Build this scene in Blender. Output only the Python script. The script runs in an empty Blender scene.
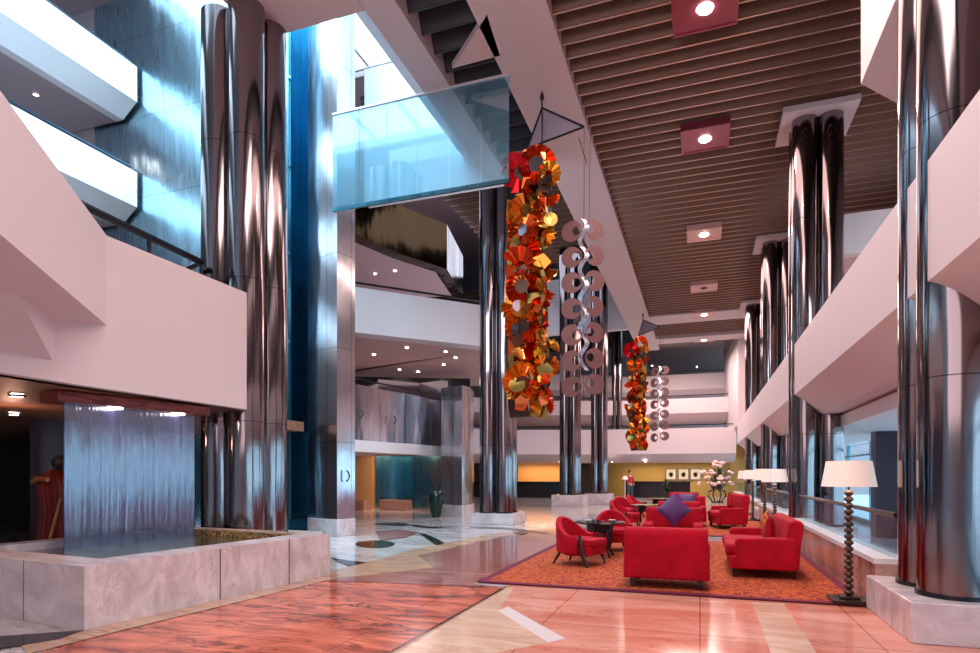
import bpy, bmesh, math, random
from mathutils import Vector, Matrix, Euler
random.seed(7)
PI = math.pi
sc = bpy.context.scene
COL = sc.collection
# ------------------------------------------------------------------ camera
F, CX, HZ, EYE = 603.0, 490.0, 475.0, 1.5
A = math.radians(19.2)
RIGHT = Vector((math.cos(A), math.sin(A), 0)); FWD = Vector((-math.sin(A), math.cos(A), 0))
cd = bpy.data.cameras.new('camera'); cam = bpy.data.objects.new('camera', cd); COL.objects.link(cam)
cd.sensor_width = 36; cd.lens = F / 980 * 36; cd.shift_y = (HZ - 326.5) / 980; cd.clip_end = 300
cam.location = (0, 0, EYE); cam.rotation_euler = (PI / 2, 0, A)
sc.camera = cam
# ------------------------------------------------------------------ colour management, world
sc.view_settings.view_transform = 'Standard'; sc.view_settings.look = 'None'
sc.view_settings.gamma = 1; sc.view_settings.use_curve_mapping = False
sc.view_settings.exposure = 0.22
w = bpy.data.worlds.new('daylight'); sc.world = w; w.use_nodes = True
w.node_tree.nodes['Background'].inputs[0].default_value = (0.58, 0.83, 1.0, 1)
w.node_tree.nodes['Background'].inputs[1].default_value = 3.6
try:
    sc.cycles.max_bounces = 7; sc.cycles.diffuse_bounces = 3; sc.cycles.glossy_bounces = 4
    sc.cycles.transmission_bounces = 5; sc.cycles.transparent_max_bounces = 10
    sc.cycles.sample_clamp_indirect = 4.0; sc.cycles.use_denoising = True; sc.cycles.caustics_reflective = False
except Exception: pass

def P(u, v, d):
    """point seen at pixel (u,v) standing d metres along the view axis"""
    return RIGHT * ((u - CX) / F * d) + FWD * d + Vector((0, 0, EYE + (HZ - v) / F * d))
def G(u, v, z=0.0):
    d = (EYE - z) * F / (v - HZ)
    p = P(u, v, d); p.z = z
    return p

def light(kind, name, loc, energy, color=(1, 1, 1), rot=(0, 0, 0), size=1.0, size_y=None, spot=None, blend=.5):
    d = bpy.data.lights.new(name, kind); d.energy = energy; d.color = color
    if kind == 'AREA':
        d.size = size
        if size_y: d.shape = 'RECTANGLE'; d.size_y = size_y
    else:
        d.shadow_soft_size = size
    if kind == 'SPOT': d.spot_size = math.radians(spot or 120); d.spot_blend = blend
    o = bpy.data.objects.new(name, d); COL.objects.link(o); o.location = loc; o.rotation_euler = rot
    return o
WARM = (1.0, 0.66, 0.60); PINK = (1.0, 0.60, 0.62); BLUE = (0.35, 0.7, 1.0)
# added fill areas behind the camera and under ceilings; daylight of the well
light('AREA', 'entrance_fill', (-3, -5.5, 5.2), 260, (1.0, .76, .76), (math.radians(72), 0, 0), 9, 5)  # added fill from behind the camera, no fixture modelled
light('AREA', 'foreground_fill', (-1.2, 3.2, 9.3), 430, (1, .80, .74), (0, 0, 0), 3.5, 6)  # added fill above the foreground, so the floor bounces warm light upwards
light('AREA', 'lounge_fill', (-.3, 9, 9.3), 300, WARM, (0, 0, 0), 2.5, 12)  # added soft fill under the slats, apart from the light panels
light('AREA', 'lounge_fill', (-.3, 22, 9.3), 380, WARM, (0, 0, 0), 2.5, 12)  # the same added fill, middle of the lounge
light('AREA', 'lounge_fill', (-.3, 33, 9.3), 700, WARM, (0, 0, 0), 3, 8)  # added fill, stronger to brighten the far end
light('AREA', 'atrium_daylight', (-10.5, 8, 16.5), 4600, (.48, .80, 1), (0, 0, 0), 9, 12)
light('AREA', 'concourse_fill', (-5.2, 12.6, 6.6), 170, (.72, .86, 1), (math.radians(68), 0, math.radians(22)), 3.5, 2.2)  # added fill to brighten the concourse and reflect as a band in the steel
light('AREA', 'far_hall_fill', (-2, 41, 9.3), 420, (1, .78, .72), (0, 0, 0), 6, 4)  # added fill to brighten the far balcony fronts
light('AREA', 'hall_fill', (-9, 25, 12.0), 500, (.75, .8, 1), (0, 0, 0), 8, 10)  # added soft fill for the left hall, below its closed ceiling

# ------------------------------------------------------------------ materials
def mat(name, color=(.5, .5, .5), rough=.5, metal=0.0, emit=None, estr=0, spec=.5, trans=0, alpha=1, coat=0):
    m = bpy.data.materials.new(name); m.use_nodes = True
    b = m.node_tree.nodes['Principled BSDF']; i = b.inputs
    i['Base Color'].default_value = (*color, 1); i['Roughness'].default_value = rough; i['Metallic'].default_value = metal
    i['Specular IOR Level'].default_value = spec; i['Transmission Weight'].default_value = trans
    i['Alpha'].default_value = alpha; i['Coat Weight'].default_value = coat
    if emit: i['Emission Color'].default_value = (*emit, 1); i['Emission Strength'].default_value = estr
    return m
def N(m, t, **k):
    n = m.node_tree.nodes.new(t)
    for a, v in k.items():
        if a in ('operation', 'data_type', 'blend_type', 'feature', 'distance', 'noise_dimensions', 'wave_type', 'bands_direction', 'offset'): setattr(n, a, v)
        else: n.inputs[a.replace('_', ' ')].default_value = v
    return n
def L(m, a, ao, b, bi): m.node_tree.links.new(a.outputs[ao], b.inputs[bi])
def coords(m, scale=(1, 1, 1), rot=(0, 0, 0)):
    tc = N(m, 'ShaderNodeTexCoord'); mp = N(m, 'ShaderNodeMapping')
    mp.inputs['Scale'].default_value = scale; mp.inputs['Rotation'].default_value = rot
    g = N(m, 'ShaderNodeNewGeometry'); L(m, g, 'Position', mp, 'Vector')
    return mp
def ramp(m, stops):
    r = N(m, 'ShaderNodeValToRGB'); e = r.color_ramp.elements
    while len(e) < len(stops): e.new(.5)
    for k, (p, c) in enumerate(stops): e[k].position = p; e[k].color = (*c, 1)
    return r
def noise_color(m, stops, scale=3, detail=5, rough=.6, dist=0, mscale=(1, 1, 1), rot=(0, 0, 0)):
    b = m.node_tree.nodes['Principled BSDF']; mp = coords(m, mscale, rot)
    n = N(m, 'ShaderNodeTexNoise', Scale=scale, Detail=detail, Roughness=rough, Distortion=dist)
    L(m, mp, 'Vector', n, 'Vector'); r = ramp(m, stops); L(m, n, 'Fac', r, 'Fac'); L(m, r, 'Color', b, 'Base Color')
    return n, r
def bump(m, scale, strength, dist=.02, mscale=(1, 1, 1), detail=2):
    b = m.node_tree.nodes['Principled BSDF']; mp = coords(m, mscale)
    n = N(m, 'ShaderNodeTexNoise', Scale=scale, Detail=detail); L(m, mp, 'Vector', n, 'Vector')
    bp = N(m, 'ShaderNodeBump', Strength=strength, Distance=dist); L(m, n, 'Fac', bp, 'Height'); L(m, bp, 'Normal', b, 'Normal')
def marble(name, base, light_, vein, rough=.12, scale=.9, rot=(0, 0, .9), vs=1.2, tile=None, vw=.035):
    m = mat(name, base, rough)
    b = m.node_tree.nodes['Principled BSDF']
    mp = coords(m, (.6, 2.2, 1.2), rot)
    n = N(m, 'ShaderNodeTexNoise', Scale=scale, Detail=8, Roughness=.62, Distortion=.8); L(m, mp, 'Vector', n, 'Vector')
    r = ramp(m, [(.33, base), (.62, light_)]); L(m, n, 'Fac', r, 'Fac')
    n2 = N(m, 'ShaderNodeTexNoise', Scale=vs, Detail=7, Roughness=.6, Distortion=1.6); L(m, mp, 'Vector', n2, 'Vector')
    s = N(m, 'ShaderNodeMath', operation='SUBTRACT'); s.inputs[1].default_value = .5; L(m, n2, 'Fac', s, 0)
    ab = N(m, 'ShaderNodeMath', operation='ABSOLUTE'); L(m, s, 0, ab, 0)
    r2 = ramp(m, [(0, (1, 1, 1)), (vw, (0, 0, 0))]); L(m, ab, 0, r2, 'Fac')
    n3 = N(m, 'ShaderNodeTexNoise', Scale=1.1, Detail=3); L(m, mp, 'Vector', n3, 'Vector')
    r3 = ramp(m, [(.42, (0, 0, 0)), (.6, (1, 1, 1))]); L(m, n3, 'Fac', r3, 'Fac')
    mu = N(m, 'ShaderNodeMath', operation='MULTIPLY'); L(m, r2, 'Color', mu, 0); L(m, r3, 'Color', mu, 1)
    mx = N(m, 'ShaderNodeMix', data_type='RGBA'); L(m, mu, 0, mx, 0); L(m, r, 'Color', mx, 6); mx.inputs[7].default_value = (*vein, 1)
    out, o = mx, 2
    if tile:
        g2 = coords(m, (1, 1, 1)); br = N(m, 'ShaderNodeTexBrick', Scale=1.0, Mortar_Size=.006)
        br.offset = 0; br.inputs['Brick Width'].default_value = tile; br.inputs['Row Height'].default_value = tile
        L(m, g2, 'Vector', br, 'Vector')
        m3 = N(m, 'ShaderNodeMix', data_type='RGBA', blend_type='MULTIPLY'); L(m, br, 'Fac', m3, 0); L(m, out, o, m3, 6); m3.inputs[7].default_value = (.45, .38, .36, 1)
        out = m3
    L(m, out, o, b, 'Base Color')
    return m
def steel(name, color=(.55, .52, .53), rough=.2, seam=(0, 0, 0), wob=.25, grid_rot=0.0):
    """polished steel sheet: slightly wavy, with joint lines"""
    m = mat(name, color, rough, 1.0); b = m.node_tree.nodes['Principled BSDF']
    mp = coords(m, (1, 1, .35)); n = N(m, 'ShaderNodeTexNoise', Scale=1.1, Detail=2); L(m, mp, 'Vector', n, 'Vector')
    bp = N(m, 'ShaderNodeBump', Strength=wob, Distance=.12); L(m, n, 'Fac', bp, 'Height'); L(m, bp, 'Normal', b, 'Normal')
    mp2 = coords(m, (5, 5, .5)); n2 = N(m, 'ShaderNodeTexNoise', Scale=2, Detail=3); L(m, mp2, 'Vector', n2, 'Vector')
    rr = N(m, 'ShaderNodeMapRange'); rr.inputs[3].default_value = rough * .85; rr.inputs[4].default_value = rough * 1.15
    L(m, n2, 'Fac', rr, 0); L(m, rr, 0, b, 'Roughness')
    if any(seam):
        mp3 = coords(m, (1, 1, 1), (0, 0, grid_rot)); sx = N(m, 'ShaderNodeSeparateXYZ'); L(m, mp3, 'Vector', sx, 0)
        last = None
        for k, s in enumerate(seam):
            if not s: continue
            d = N(m, 'ShaderNodeMath', operation='DIVIDE'); L(m, sx, k, d, 0); d.inputs[1].default_value = s
            fr = N(m, 'ShaderNodeMath', operation='FRACT'); L(m, d, 0, fr, 0)
            lt = N(m, 'ShaderNodeMath', operation='LESS_THAN'); L(m, fr, 0, lt, 0); lt.inputs[1].default_value = .012 / s
            if last:
                mx = N(m, 'ShaderNodeMath', operation='MAXIMUM'); L(m, last, 0, mx, 0); L(m, lt, 0, mx, 1); last = mx
            else: last = lt
        cm = N(m, 'ShaderNodeMix', data_type='RGBA'); L(m, last, 0, cm, 0)
        cm.inputs[6].default_value = (*color, 1); cm.inputs[7].default_value = (color[0] * .25, color[1] * .25, color[2] * .25, 1)
        L(m, cm, 2, b, 'Base Color')
    return m

M = {}
M['plaster'] = mat('plaster', (.70, .63, .66), .6)
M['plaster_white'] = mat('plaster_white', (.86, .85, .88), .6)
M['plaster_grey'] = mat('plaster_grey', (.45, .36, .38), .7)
M['soffit'] = mat('soffit', (.74, .58, .58), .6)
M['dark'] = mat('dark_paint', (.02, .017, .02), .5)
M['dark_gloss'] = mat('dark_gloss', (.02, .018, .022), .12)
M['slat'] = mat('slat', (.20, .115, .08), .42, .4)
M['slat_lip_glint'] = mat('slat_lip_glint', (.60, .42, .36), .3, .8)  # glint along the lower slat edge put into a lighter colour
M['slat_dark'] = mat('slat_dark', (.06, .06, .068), .4, .4)
M['slat_back'] = mat('slat_backing', (.012, .01, .01), .8)
M['steel'] = steel('steel_column', (.26, .23, .24), .12, (0, 0, 2.4), .45)
M['steel_panel'] = steel('steel_panel', (.62, .63, .68), .2, (.62, .62, 2.3), .6)
M['steel_wall'] = steel('steel_wall', (.46, .72, .86), .28, (1.6, 0, 2.6), .6)
M['bronze'] = steel('bronze', (.06, .035, .016), .14, (0, 0, 0), .5)
M['blue_steel'] = steel('blue_steel', (.12, .36, .46), .22, (.9, .9, 0), .5)
M['marble_white'] = marble('marble_white', (.50, .43, .45), (.74, .68, .70), (.50, .42, .44), .22, 2.0, (0.7, .3, .2), 1.2, None, .02)
M['marble_sill'] = mat('marble_sill', (.85, .84, .86), .25)
M['marble_rust'] = marble('marble_rust', (.42, .22, .18), (.62, .38, .32), (.25, .12, .10), .2)
M['fl_white'] = marble('floor_white', (.42, .38, .38), (.64, .60, .60), (.22, .2, .2), .10, tile=1.5)
M['fl_peach'] = marble('floor_peach', (.60, .19, .12), (.80, .40, .31), (.42, .10, .06), .13, .8, (0, 0, .4), .9, 1.5, .012)
M['fl_rose'] = marble('floor_rose', (.24, .03, .02), (.78, .22, .13), (.05, .01, .01), .15, 1.5, (0, 0, .5), 1.3, 1.5, .05)
M['fl_brown'] = marble('floor_brown', (.26, .09, .075), (.42, .19, .16), (.12, .04, .04), .10, 1.0, (0, 0, .5), 1.1, 1.2)
M['fl_cream'] = marble('floor_cream', (.58, .36, .25), (.74, .54, .41), (.5, .3, .2), .14, 2.2, (0, 0, .2), 2.2, None, .015)
M['fl_tan'] = marble('floor_tan', (.45, .27, .17), (.60, .40, .28), (.3, .15, .1), .14)
M['fl_stripe'] = mat('floor_stripe', (.80, .70, .70), .15)
M['fl_black'] = mat('floor_black', (.006, .006, .008), .12, spec=.15)
M['red'] = mat('red_velvet', (.50, .006, .018), .75, spec=.2); M['red'].node_tree.nodes['Principled BSDF'].inputs['Sheen Weight'].default_value = .12
M['red'].node_tree.nodes['Principled BSDF'].inputs['Sheen Tint'].default_value = (1, .15, .2, 1)
noise_color(M['red'], [(.3, (.34, .001, .012)), (.7, (.50, .002, .020))], 5, 3); bump(M['red'], 60, .15)
M['purple'] = mat('purple_satin', (.10, .035, .16), .45)
M['orange_cloth'] = mat('patterned_cloth', (.5, .1, .05), .7)
noise_color(M['orange_cloth'], [(.45, (.42, .02, .03)), (.52, (.75, .30, .05))], 30, 1)
M['wood_black'] = mat('black_wood', (.018, .010, .009), .25)
M['shade'] = mat('lamp_shade', (.92, .78, .70), .8, emit=(1, .72, .62), estr=.30)
M['bobbin'] = mat('bobbin_wood', (.07, .035, .02), .22)
M['glow'] = mat('lamp_glow', (1, 1, 1), .5, emit=(1, .85, .78), estr=30)
M['glow_small'] = mat('downlight_glow', (1, 1, 1), .5, emit=(1, .86, .80), estr=14)
M['mirror_red'] = mat('violet_lens', (.30, .06, .10), .25, .3)
M['mirror_pink'] = mat('pink_lens', (.75, .45, .42), .35)
def carpet_mat():
    m = mat('carpet', (.5, .15, .05), .95); b = m.node_tree.nodes['Principled BSDF']; mp = coords(m)
    v = N(m, 'ShaderNodeTexVoronoi', Scale=7.0); L(m, mp, 'Vector', v, 'Vector')
    n = N(m, 'ShaderNodeTexNoise', Scale=13, Detail=5); L(m, mp, 'Vector', n, 'Vector')
    r = ramp(m, [(.40, (.10, .008, .008)), (.47, (.34, .035, .01)), (.56, (.58, .13, .02)), (.66, (.22, .01, .012))])
    mx = N(m, 'ShaderNodeMath', operation='ADD'); L(m, n, 'Fac', mx, 0)
    sc_ = N(m, 'ShaderNodeMath', operation='MULTIPLY'); L(m, v, 'Distance', sc_, 0); sc_.inputs[1].default_value = .12; L(m, sc_, 0, mx, 1)
    L(m, mx, 0, r, 'Fac'); L(m, r, 'Color', b, 'Base Color')
    return m
M['carpet'] = carpet_mat()
M['carpet_edge'] = mat('carpet_edge', (.14, .006, .035), .9)
M['water'] = mat('pool_water', (.05, .07, .03), .05)
noise_color(M['water'], [(.35, (.015, .03, .012)), (.65, (.12, .12, .05))], 3, 5); bump(M['water'], 14, .5, .02)
M['mosaic'] = mat('mosaic', (.4, .3, .15), .3)
noise_color(M['mosaic'], [(.42, (.03, .025, .02)), (.5, (.55, .42, .22)), (.6, (.2, .12, .06))], 22, 1)
def glass(name, tint, gloss=.35, opac=.2, rough=.06, diff=None):
    m = bpy.data.materials.new(name); m.use_nodes = True; nt = m.node_tree; nt.nodes.clear()
    o = nt.nodes.new('ShaderNodeOutputMaterial'); t = nt.nodes.new('ShaderNodeBsdfTransparent'); t.inputs[0].default_value = (*tint, 1)
    g = nt.nodes.new('ShaderNodeBsdfGlossy'); g.inputs['Roughness'].default_value = rough; g.inputs['Color'].default_value = (.9, .95, 1, 1)
    d = nt.nodes.new('ShaderNodeBsdfDiffuse'); d.inputs[0].default_value = (*(diff or tint), 1)
    x = nt.nodes.new('ShaderNodeMixShader'); x.inputs[0].default_value = opac
    y = nt.nodes.new('ShaderNodeMixShader'); y.inputs[0].default_value = gloss
    nt.links.new(t.outputs[0], x.inputs[1]); nt.links.new(d.outputs[0], x.inputs[2])
    nt.links.new(x.outputs[0], y.inputs[1]); nt.links.new(g.outputs[0], y.inputs[2]); nt.links.new(y.outputs[0], o.inputs[0])
    return m
M['glass_blue'] = glass('blue_glass', (.62, .86, .95), .22, .26, .05, (.4, .75, .9))
M['glass_clear'] = glass('clear_glass', (.85, .93, .96), .10, .02)
M['glass_shaft'] = glass('shaft_glass', (.10, .35, .5), .25, .25, .05, (.01, .12, .22))
def water_sheet():
    m = glass('falling_water', (.50, .55, .75), .20, .5, .16, (.08, .10, .26)); nt = m.node_tree
    mp = nt.nodes.new('ShaderNodeMapping'); g = nt.nodes.new('ShaderNodeNewGeometry'); nt.links.new(g.outputs['Position'], mp.inputs[0])
    mp.inputs['Scale'].default_value = (9, 9, .35)
    n = nt.nodes.new('ShaderNodeTexNoise'); n.inputs['Scale'].default_value = 2.2; n.inputs['Detail'].default_value = 4; nt.links.new(mp.outputs[0], n.inputs['Vector'])
    bp = nt.nodes.new('ShaderNodeBump'); bp.inputs['Strength'].default_value = .55; bp.inputs['Distance'].default_value = .05; nt.links.new(n.outputs['Fac'], bp.inputs['Height'])
    for x in nt.nodes:
        if x.type in ('BSDF_GLOSSY',): nt.links.new(bp.outputs[0], x.inputs['Normal'])
    r = nt.nodes.new('ShaderNodeValToRGB'); r.color_ramp.elements[0].position = .35; r.color_ramp.elements[0].color = (.10, .10, .10, 1)
    r.color_ramp.elements[1].position = .7; r.color_ramp.elements[1].color = (.55, .55, .55, 1); nt.links.new(n.outputs['Fac'], r.inputs[0])
    for x in nt.nodes:
        if x.type == 'MIX_SHADER' and x.inputs[0].default_value > .4: nt.links.new(r.outputs[0], x.inputs[0])
    return m
M['fall'] = water_sheet()
M['amber'] = mat('amber_mirror', (.85, .32, .05), .12, .9)
M['gold'] = mat('gold_mirror', (.85, .52, .12), .14, .9)
M['copper'] = mat('copper_mirror', (.80, .12, .03), .12, .85)
M['ruby'] = mat('ruby_mirror', (.65, .01, .02), .12, .7)
M['olive'] = mat('olive_mirror', (.35, .30, .08), .2, .85)
M['smoke'] = mat('smoke_mirror', (.10, .06, .045), .15, .8)
M['mauve'] = mat('mauve_disc', (.20, .10, .10), .5, 0)
M['ribbon'] = mat('silver_ribbon', (.55, .60, .72), .25, .7)
M['metal_dark'] = mat('dark_metal', (.03, .03, .04), .3, .8)
M['mesh_grey'] = mat('grey_mesh', (.30, .28, .34), .4, .6)
M['wood_beam'] = mat('red_wood', (.22, .03, .02), .3)
noise_color(M['wood_beam'], [(.4, (.12, .012, .01)), (.6, (.34, .05, .03))], 3, 4, mscale=(8, 1, 8))
M['wood_ceiling'] = mat('brown_ceiling', (.26, .13, .08), .5)
noise_color(M['wood_ceiling'], [(.4, (.20, .09, .055)), (.6, (.34, .18, .11))], 3, 4, mscale=(1, 9, 1))
M['yellow_wall'] = mat('ochre_wall', (.42, .27, .08), .6)
M['warm_wall'] = mat('warm_wall', (.62, .36, .15), .6)
M['green_glaze'] = mat('green_glaze', (.004, .025, .018), .12)
M['twig'] = mat('twig', (.10, .05, .03), .7)
M['leaf'] = mat('leaf', (.015, .04, .02), .5)
M['blossom'] = mat('blossom', (.85, .62, .58), .6)
M['red_robe'] = mat('red_pleats', (.16, .008, .006), .5)
M['gilt'] = mat('gilt', (.55, .25, .08), .3, .5)
M['skin'] = mat('skin', (.55, .32, .24), .5)
M['jacket'] = mat('red_jacket', (.45, .02, .04), .7)
M['trousers'] = mat('blue_trousers', (.05, .09, .14), .7)
M['hair'] = mat('black_hair', (.01, .008, .008), .5)
M['paper'] = mat('print_paper', (.62, .58, .56), .6)
M['print'] = mat('print_ink', (.25, .24, .24), .6)
M['frame_grey'] = mat('frame_grey', (.16, .13, .13), .4)
M['purple_wall'] = mat('plum_panel', (.03, .008, .02), .3)
M['outside'] = mat('pale_paving', (.85, .9, .95), .6)

# ------------------------------------------------------------------ mesh helpers
class MB:
    def __init__(s): s.v = []; s.f = []; s.m = []; s.mi = 0
    def add(s, vs, fs, M4=None):
        n = len(s.v)
        for p in vs: s.v.append(tuple(M4 @ Vector(p)) if M4 else tuple(p))
        for f in fs: s.f.append([n + i for i in f]); s.m.append(s.mi)
        return s
    def box(s, c, d, M4=None, taper=1.0):
        x, y, z = c; a, b, h = d[0] / 2, d[1] / 2, d[2] / 2
        vs = [(x + sx * a * (taper if sz > 0 else 1), y + sy * b * (taper if sz > 0 else 1), z + sz * h) for sz in (-1, 1) for sx, sy in ((-1, -1), (1, -1), (1, 1), (-1, 1))]
        return s.add(vs, [(3, 2, 1, 0), (4, 5, 6, 7), (0, 1, 5, 4), (1, 2, 6, 5), (2, 3, 7, 6), (3, 0, 4, 7)], M4)
    def bx(s, x0, x1, y0, y1, z0, z1, M4=None): return s.box(((x0 + x1) / 2, (y0 + y1) / 2, (z0 + z1) / 2), (x1 - x0, y1 - y0, z1 - z0), M4)
    def prism(s, pts, z0, z1, M4=None):
        n = len(pts); ar = sum(pts[i][0] * pts[(i + 1) % n][1] - pts[(i + 1) % n][0] * pts[i][1] for i in range(n))
        if ar < 0: pts = pts[::-1]
        vs = [(p[0], p[1], z0) for p in pts] + [(p[0], p[1], z1) for p in pts]
        return s.add(vs, [tuple(range(n - 1, -1, -1)), tuple(range(n, 2 * n))] + [(i, (i + 1) % n, n + (i + 1) % n, n + i) for i in range(n)], M4)
    def sweep(s, prof, path):
        """closed profile [(offset, z)] carried along a plan path; offset is to the LEFT of the direction"""
        n = len(path); k = len(prof); rows = []
        for i, p in enumerate(path):
            p = Vector((p[0], p[1])); a = Vector(path[max(i - 1, 0)][:2]); b = Vector(path[min(i + 1, n - 1)][:2])
            d1 = (p - a).normalized() if i > 0 else None; d2 = (b - p).normalized() if i < n - 1 else None
            if d1 is None: d1 = d2
            if d2 is None: d2 = d1
            n1 = Vector((-d1.y, d1.x)); n2 = Vector((-d2.y, d2.x)); t = (n1 + n2).normalized(); sc_ = 1 / max(.35, t.dot(n1))
            rows.append([(p.x + t.x * o * sc_, p.y + t.y * o * sc_, z) for o, z in prof])
        vs = [q for r in rows for q in r]; fs = []
        for i in range(n - 1):
            for j in range(k): fs.append((i * k + j, i * k + (j + 1) % k, (i + 1) * k + (j + 1) % k, (i + 1) * k + j))
        fs.append(tuple(range(k - 1, -1, -1))); fs.append(tuple((n - 1) * k + j for j in range(k)))
        return s.add(vs, fs)
    def tube(s, pts, r, seg=8):
        pts = [Vector(p) for p in pts]; k = len(pts); vs = []
        for i, p in enumerate(pts):
            d = (pts[min(i + 1, k - 1)] - pts[max(i - 1, 0)]).normalized()
            a = d.cross(Vector((0, 0, 1)) if abs(d.z) < .9 else Vector((1, 0, 0))).normalized(); b = d.cross(a)
            rr = r[i] if isinstance(r, (list, tuple)) else r
            for j in range(seg): t = 2 * PI * j / seg; vs.append(p + a * math.cos(t) * rr + b * math.sin(t) * rr)
        fs = [(i * seg + j, i * seg + (j + 1) % seg, (i + 1) * seg + (j + 1) % seg, (i + 1) * seg + j) for i in range(k - 1) for j in range(seg)]
        fs += [tuple(range(seg - 1, -1, -1)), tuple((k - 1) * seg + j for j in range(seg))]
        return s.add(vs, fs)
    def lathe(s, prof, seg=24, c=(0, 0), M4=None, cap=True):
        k = len(prof); vs = [(c[0] + r * math.cos(2 * PI * j / seg), c[1] + r * math.sin(2 * PI * j / seg), z) for r, z in prof for j in range(seg)]
        fs = [(i * seg + j, i * seg + (j + 1) % seg, (i + 1) * seg + (j + 1) % seg, (i + 1) * seg + j) for i in range(k - 1) for j in range(seg)]
        if cap: fs += [tuple(range(seg - 1, -1, -1)), tuple((k - 1) * seg + j for j in range(seg))]
        return s.add(vs, fs, M4)
    def ball(s, c, r, sx=1, sy=1, sz=1, seg=12, M4=None):
        pr = [(max(.001, math.sin(PI * i / 8)) * 1.0, -math.cos(PI * i / 8)) for i in range(9)]
        vs = [(c[0] + a * r * sx * math.cos(2 * PI * j / seg), c[1] + a * r * sy * math.sin(2 * PI * j / seg), c[2] + z * r * sz) for a, z in pr for j in range(seg)]
        return s.add(vs, [(i * seg + j, i * seg + (j + 1) % seg, (i + 1) * seg + (j + 1) % seg, (i + 1) * seg + j) for i in range(8) for j in range(seg)], M4)
def obj(name, mb, m, parent=None, bevel=0, seg=2, smooth=35, label=None):
    me = bpy.data.meshes.new(name); me.from_pydata(mb.v, [], mb.f)
    for x in (m if isinstance(m, (list, tuple)) else [m]): me.materials.append(M[x] if isinstance(x, str) else x)
    if isinstance(m, (list, tuple)): me.polygons.foreach_set('material_index', mb.m)
    me.validate(); me.update()
    if smooth:
        me.polygons.foreach_set('use_smooth', [True] * len(me.polygons)); me.set_sharp_from_angle(angle=math.radians(smooth))
    o = bpy.data.objects.new(name, me); COL.objects.link(o)
    if parent: o.parent = parent
    if bevel:
        b = o.modifiers.new('bevel', 'BEVEL'); b.width = bevel; b.segments = seg; b.limit_method = 'ANGLE'; b.angle_limit = math.radians(30)
    if label: o['label'] = label
    return o
def struct(name, mb, m, parent=None, **k):
    o = obj(name, mb, m, parent, **k)
    if not parent: o['kind'] = 'structure'
    return o
def tag(o, label, cat, group=None):
    o['label'] = label; o['category'] = cat
    if group: o['group'] = group
    return o
def thing(name, label, cat, loc=(0, 0, 0), rz=0, group=None):
    o = bpy.data.objects.new(name, None); COL.objects.link(o); o.location = loc; o.rotation_euler = (0, 0, rz)
    o.empty_display_size = .1
    return tag(o, label, cat, group)
def dup(root, loc, rz, label, group=None, scale=None):
    r = root.copy(); COL.objects.link(r); r.location = loc; r.rotation_euler = (0, 0, rz); r['label'] = label
    if scale: r.scale = scale
    if group: r['group'] = group
    for ch in list(root.children):
        c = ch.copy(); COL.objects.link(c); c.parent = r
        for g in ch.children:
            d = g.copy(); COL.objects.link(d); d.parent = c
    return r

# ================================================================== SHELL
def floor():
    b = MB(); names = ['fl_white']
    b.bx(-26, 5.0, -9, 52, -.3, 0)
    z = [0.0]
    def inlay(m, px):
        z[0] += .0012
        if m not in names: names.append(m)
        b.mi = names.index(m); pts = [G(u, v) for u, v in px]
        n = len(pts); ar = sum(pts[i].x * pts[(i + 1) % n].y - pts[(i + 1) % n].x * pts[i].y for i in range(n))
        if ar < 0: pts = pts[::-1]
        b.add([(p.x, p.y, z[0]) for p in pts], [tuple(range(n))])
    inlay('fl_peach', [(505, 588), (530, 560), (900, 560), (1500, 690), (1700, 1100), (-700, 1100), (392, 653)])
    inlay('fl_rose', [(330, 577), (505, 588), (392, 653), (-400, 1100), (-1500, 1100), (40, 653), (86, 638)])
    inlay('fl_cream', [(506, 588), (514, 588), (498, 611), (548, 643), (470, 658), (380, 662), (392, 653)])
    inlay('fl_stripe', [(498, 611), (508, 607), (565.5, 639), (548, 643)])
    inlay('fl_cream', [(752, 603), (784, 604), (816, 653), (850, 705), (795, 705), (770.5, 653)])
    inlay('fl_brown', [(330, 581), (400, 584), (505, 588), (472, 584), (560, 544), (700, 532), (560, 527), (500, 536), (418, 556), (433, 568), (345, 573)])
    inlay('fl_tan', [(330, 580), (433, 568), (418, 556), (500, 537.5), (535, 531), (508, 531), (430, 546), (330, 572), (84, 631), (20, 645), (28, 655), (90, 639)])
    inlay('fl_black', [(0, 637), (84, 631), (60, 640), (-30, 655), (-60, 645)])
    inlay('fl_black', [(330, 558), (348, 561), (368, 563), (350, 566.5), (340, 563)])
    el = [(375 + 20 * math.cos(t), 544.5 + 3.6 * math.sin(t)) for t in [k * PI / 12 for k in range(24)]]
    inlay('fl_black', el)
    inlay('fl_black', [(418, 533.5), (426, 534.5), (437, 539), (444.5, 543.5), (437, 546), (430, 541.5), (424, 537)])
    inlay('fl_brown', [(376, 532), (396, 530), (420, 532.5), (404, 538), (380, 541)])
    inlay('fl_black', [(372, 524), (392, 523), (402, 523), (412, 525.6), (400, 526.2), (388, 525.6)])
    inlay('fl_black', [(412, 525), (430, 527.2), (462, 527), (430, 528.4), (412, 526.4)])
    inlay('fl_black', [(470, 527), (500, 527.6), (530, 530.5), (560, 535.5), (530, 532), (500, 529), (470, 528)])
    inlay('fl_black', [(512, 533), (522, 531.6), (530, 533), (522, 535)])
    # dark joint between rose and cream
    inlay('fl_black', [(391, 653), (505.5, 587.6), (506.8, 587.8), (393, 653.4)])
    return struct('floor', b, names, smooth=0)
floor()

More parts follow.
